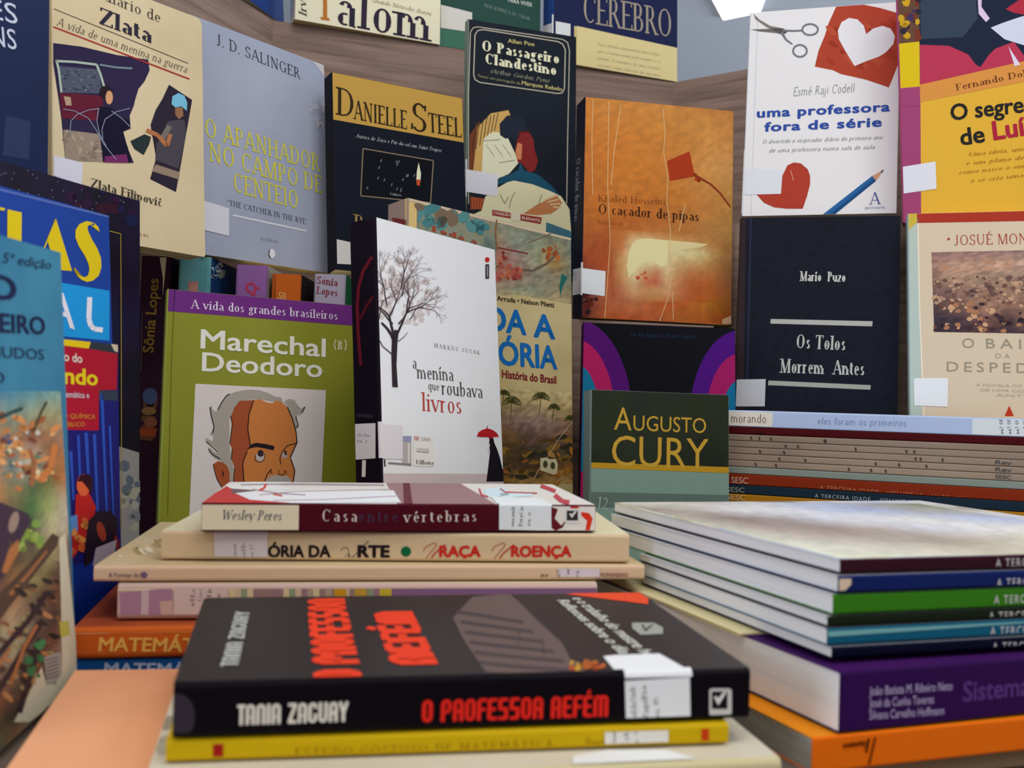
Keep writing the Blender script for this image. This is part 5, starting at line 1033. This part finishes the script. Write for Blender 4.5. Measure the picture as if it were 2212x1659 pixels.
# ---------------------------------------------------------------- far right pile
q=FIT['eles']; ox,oy,z=q[0],q[1],q[2]
d=Vector((math.cos(math.radians(q[3])),math.sin(math.radians(q[3])),0))
def FB(z,t,dx,cov,spn,label,art=None,L=None,pages=PAGES,gr='booklets in the far right pile'):
    B=Book([ox+d.x*dx,oy+d.y*dx,z,q[3],q[4],q[5],q[6],L or q[7],t],cov,spn,laid=True,pages=pages,r=min(.001,t*.3),name='magazine' if 'magazine' in label.split(' in ')[0].split(' the ')[0] else 'booklet' if 'booklet' in label.split(' under ')[0] else 'book')
    if art: art(B)
    return B.done(label,gr,B.name)
def a(B):
    B.poly(sp,M('#cfc9bd'),[(1560,880),(1670,884),(1668,925),(1560,925)],1)
    B.text(sp,'#5a3430','morando',(1578,912),(1656,914),19,T=.07,t=.05,serif=0); B.text(sp,'#7688a8','eles foram os primeiros',(1765,916),(1958,921),15,T=.08,t=.06,serif=0,slant=.1)
    B.poly(sp,M('#c9d0dc'),[(2100,896),(2212,898),(2212,950),(2100,946)],1)
    for i in range(4): B.text(sp,'#555560','982 Oli',(2168+i*17,938),(2166+i*17,902),8,'S',up=(-1,0),T=.16)
FB(z,q[8],0,M('#a8b6d0'),M('#a3b3d0'),'pale blue spined book, topmost of the far right pile',a)
z-=q[8]+.0002
def a2(B):
    for x,y in ((1640,939),(1740,944),(1880,950),(1990,956)): B.ell(sp,M('#120408'),x,y,16,4,2,10)
FB(z,.0065,-.004,M('#4a0e14'),M('#430a10'),'maroon booklet under the pale blue spined book',a2)
z-=.0067
R=random.Random(4)
for i in range(5):
    def am(B,i=i):
        x0=B.root.location.x
        for k in range(5):
            xx=1590+R.uniform(0,480); yy=B_y(xx,B); B.line(sp,M('#4a3a32'),[(xx,yy-3),(xx+2,yy+4)],4,2)
        if i>1: B.text(sp,'#4a4a4c',['SERP','Rev','Rev','SESC'][i-1],(2150,B_y(2150,B)+3),(2185,B_y(2185,B)+4),9,'N',bold=.02)
    def B_y(px,B):
        # pixel row of this spine's middle at that column
        lo,hi=900,1120
        for _ in range(24):
            m=(lo+hi)/2; v=B.L(sp,px,m)[0]
            if v<B.t/2: lo=m
            else: hi=m
        return (lo+hi)/2
    FB(z,.0056,-.002+R.uniform(-.003,.002),M('#a59682'),NM('beige_booklet_%d'%i,['#8a7766','#9c8a78','#a89a88'],30,(1,1,.2),k=1.0+.05*i),'thin beige booklet, number %s down in its run of five in the far right pile'%('one','two','three','four','five')[i],am)
    z-=.0058
FB(z,.0062,.003,M('#8a9088'),M('#7c857c'),'grey-green booklet between the beige booklets and the brick red magazine')
z-=.0064
def ar(B):
    B.text(sp,'#b8927c','SESC',(1580,1043),(1616,1045),14,'N',bold=.02); B.text(sp,'#a87a58','A TERCEIRA IDADE - VOLUME 15 - Nº 29 - 2004',(1771,1057),(2098,1083),9,'N',track=1.2)
FB(z,.0095,.0,M('#7e2c14'),M('#7a2810'),'brick red spined magazine in the far right pile',ar)
z-=.0097
def an(B):
    B.text(sp,'#8a8a80','SESC',(1570,1062),(1608,1064),11,'N',bold=.02); B.text(sp,'#9aa0a0','A TERCEIRA IDADE    VOLUME',(1760,1075),(1955,1088),9,'N',track=1.2)
FB(z,.008,-.002,M('#1c2c38'),M('#182834'),'slate blue spined magazine in the far right pile',an)
z-=.0082
def ao(B): B.text(sp,'#c8a878','SESC',(1570,1078),(1610,1081),12,'N',bold=.02)
FB(z,.0105,.004,M('#a8741c'),M('#9c6a14'),'ochre spined magazine in the far right pile',ao); z-=.0107
FB(z,.014,.008,M('#2f5a1c'),M('#2c5218'),'green spined magazine low in the far right pile'); z-=.0142
FB(z,z-.0035,.0,M('#8a8278'),M('#6a6258'),'thick grey book at the foot of the far right pile')
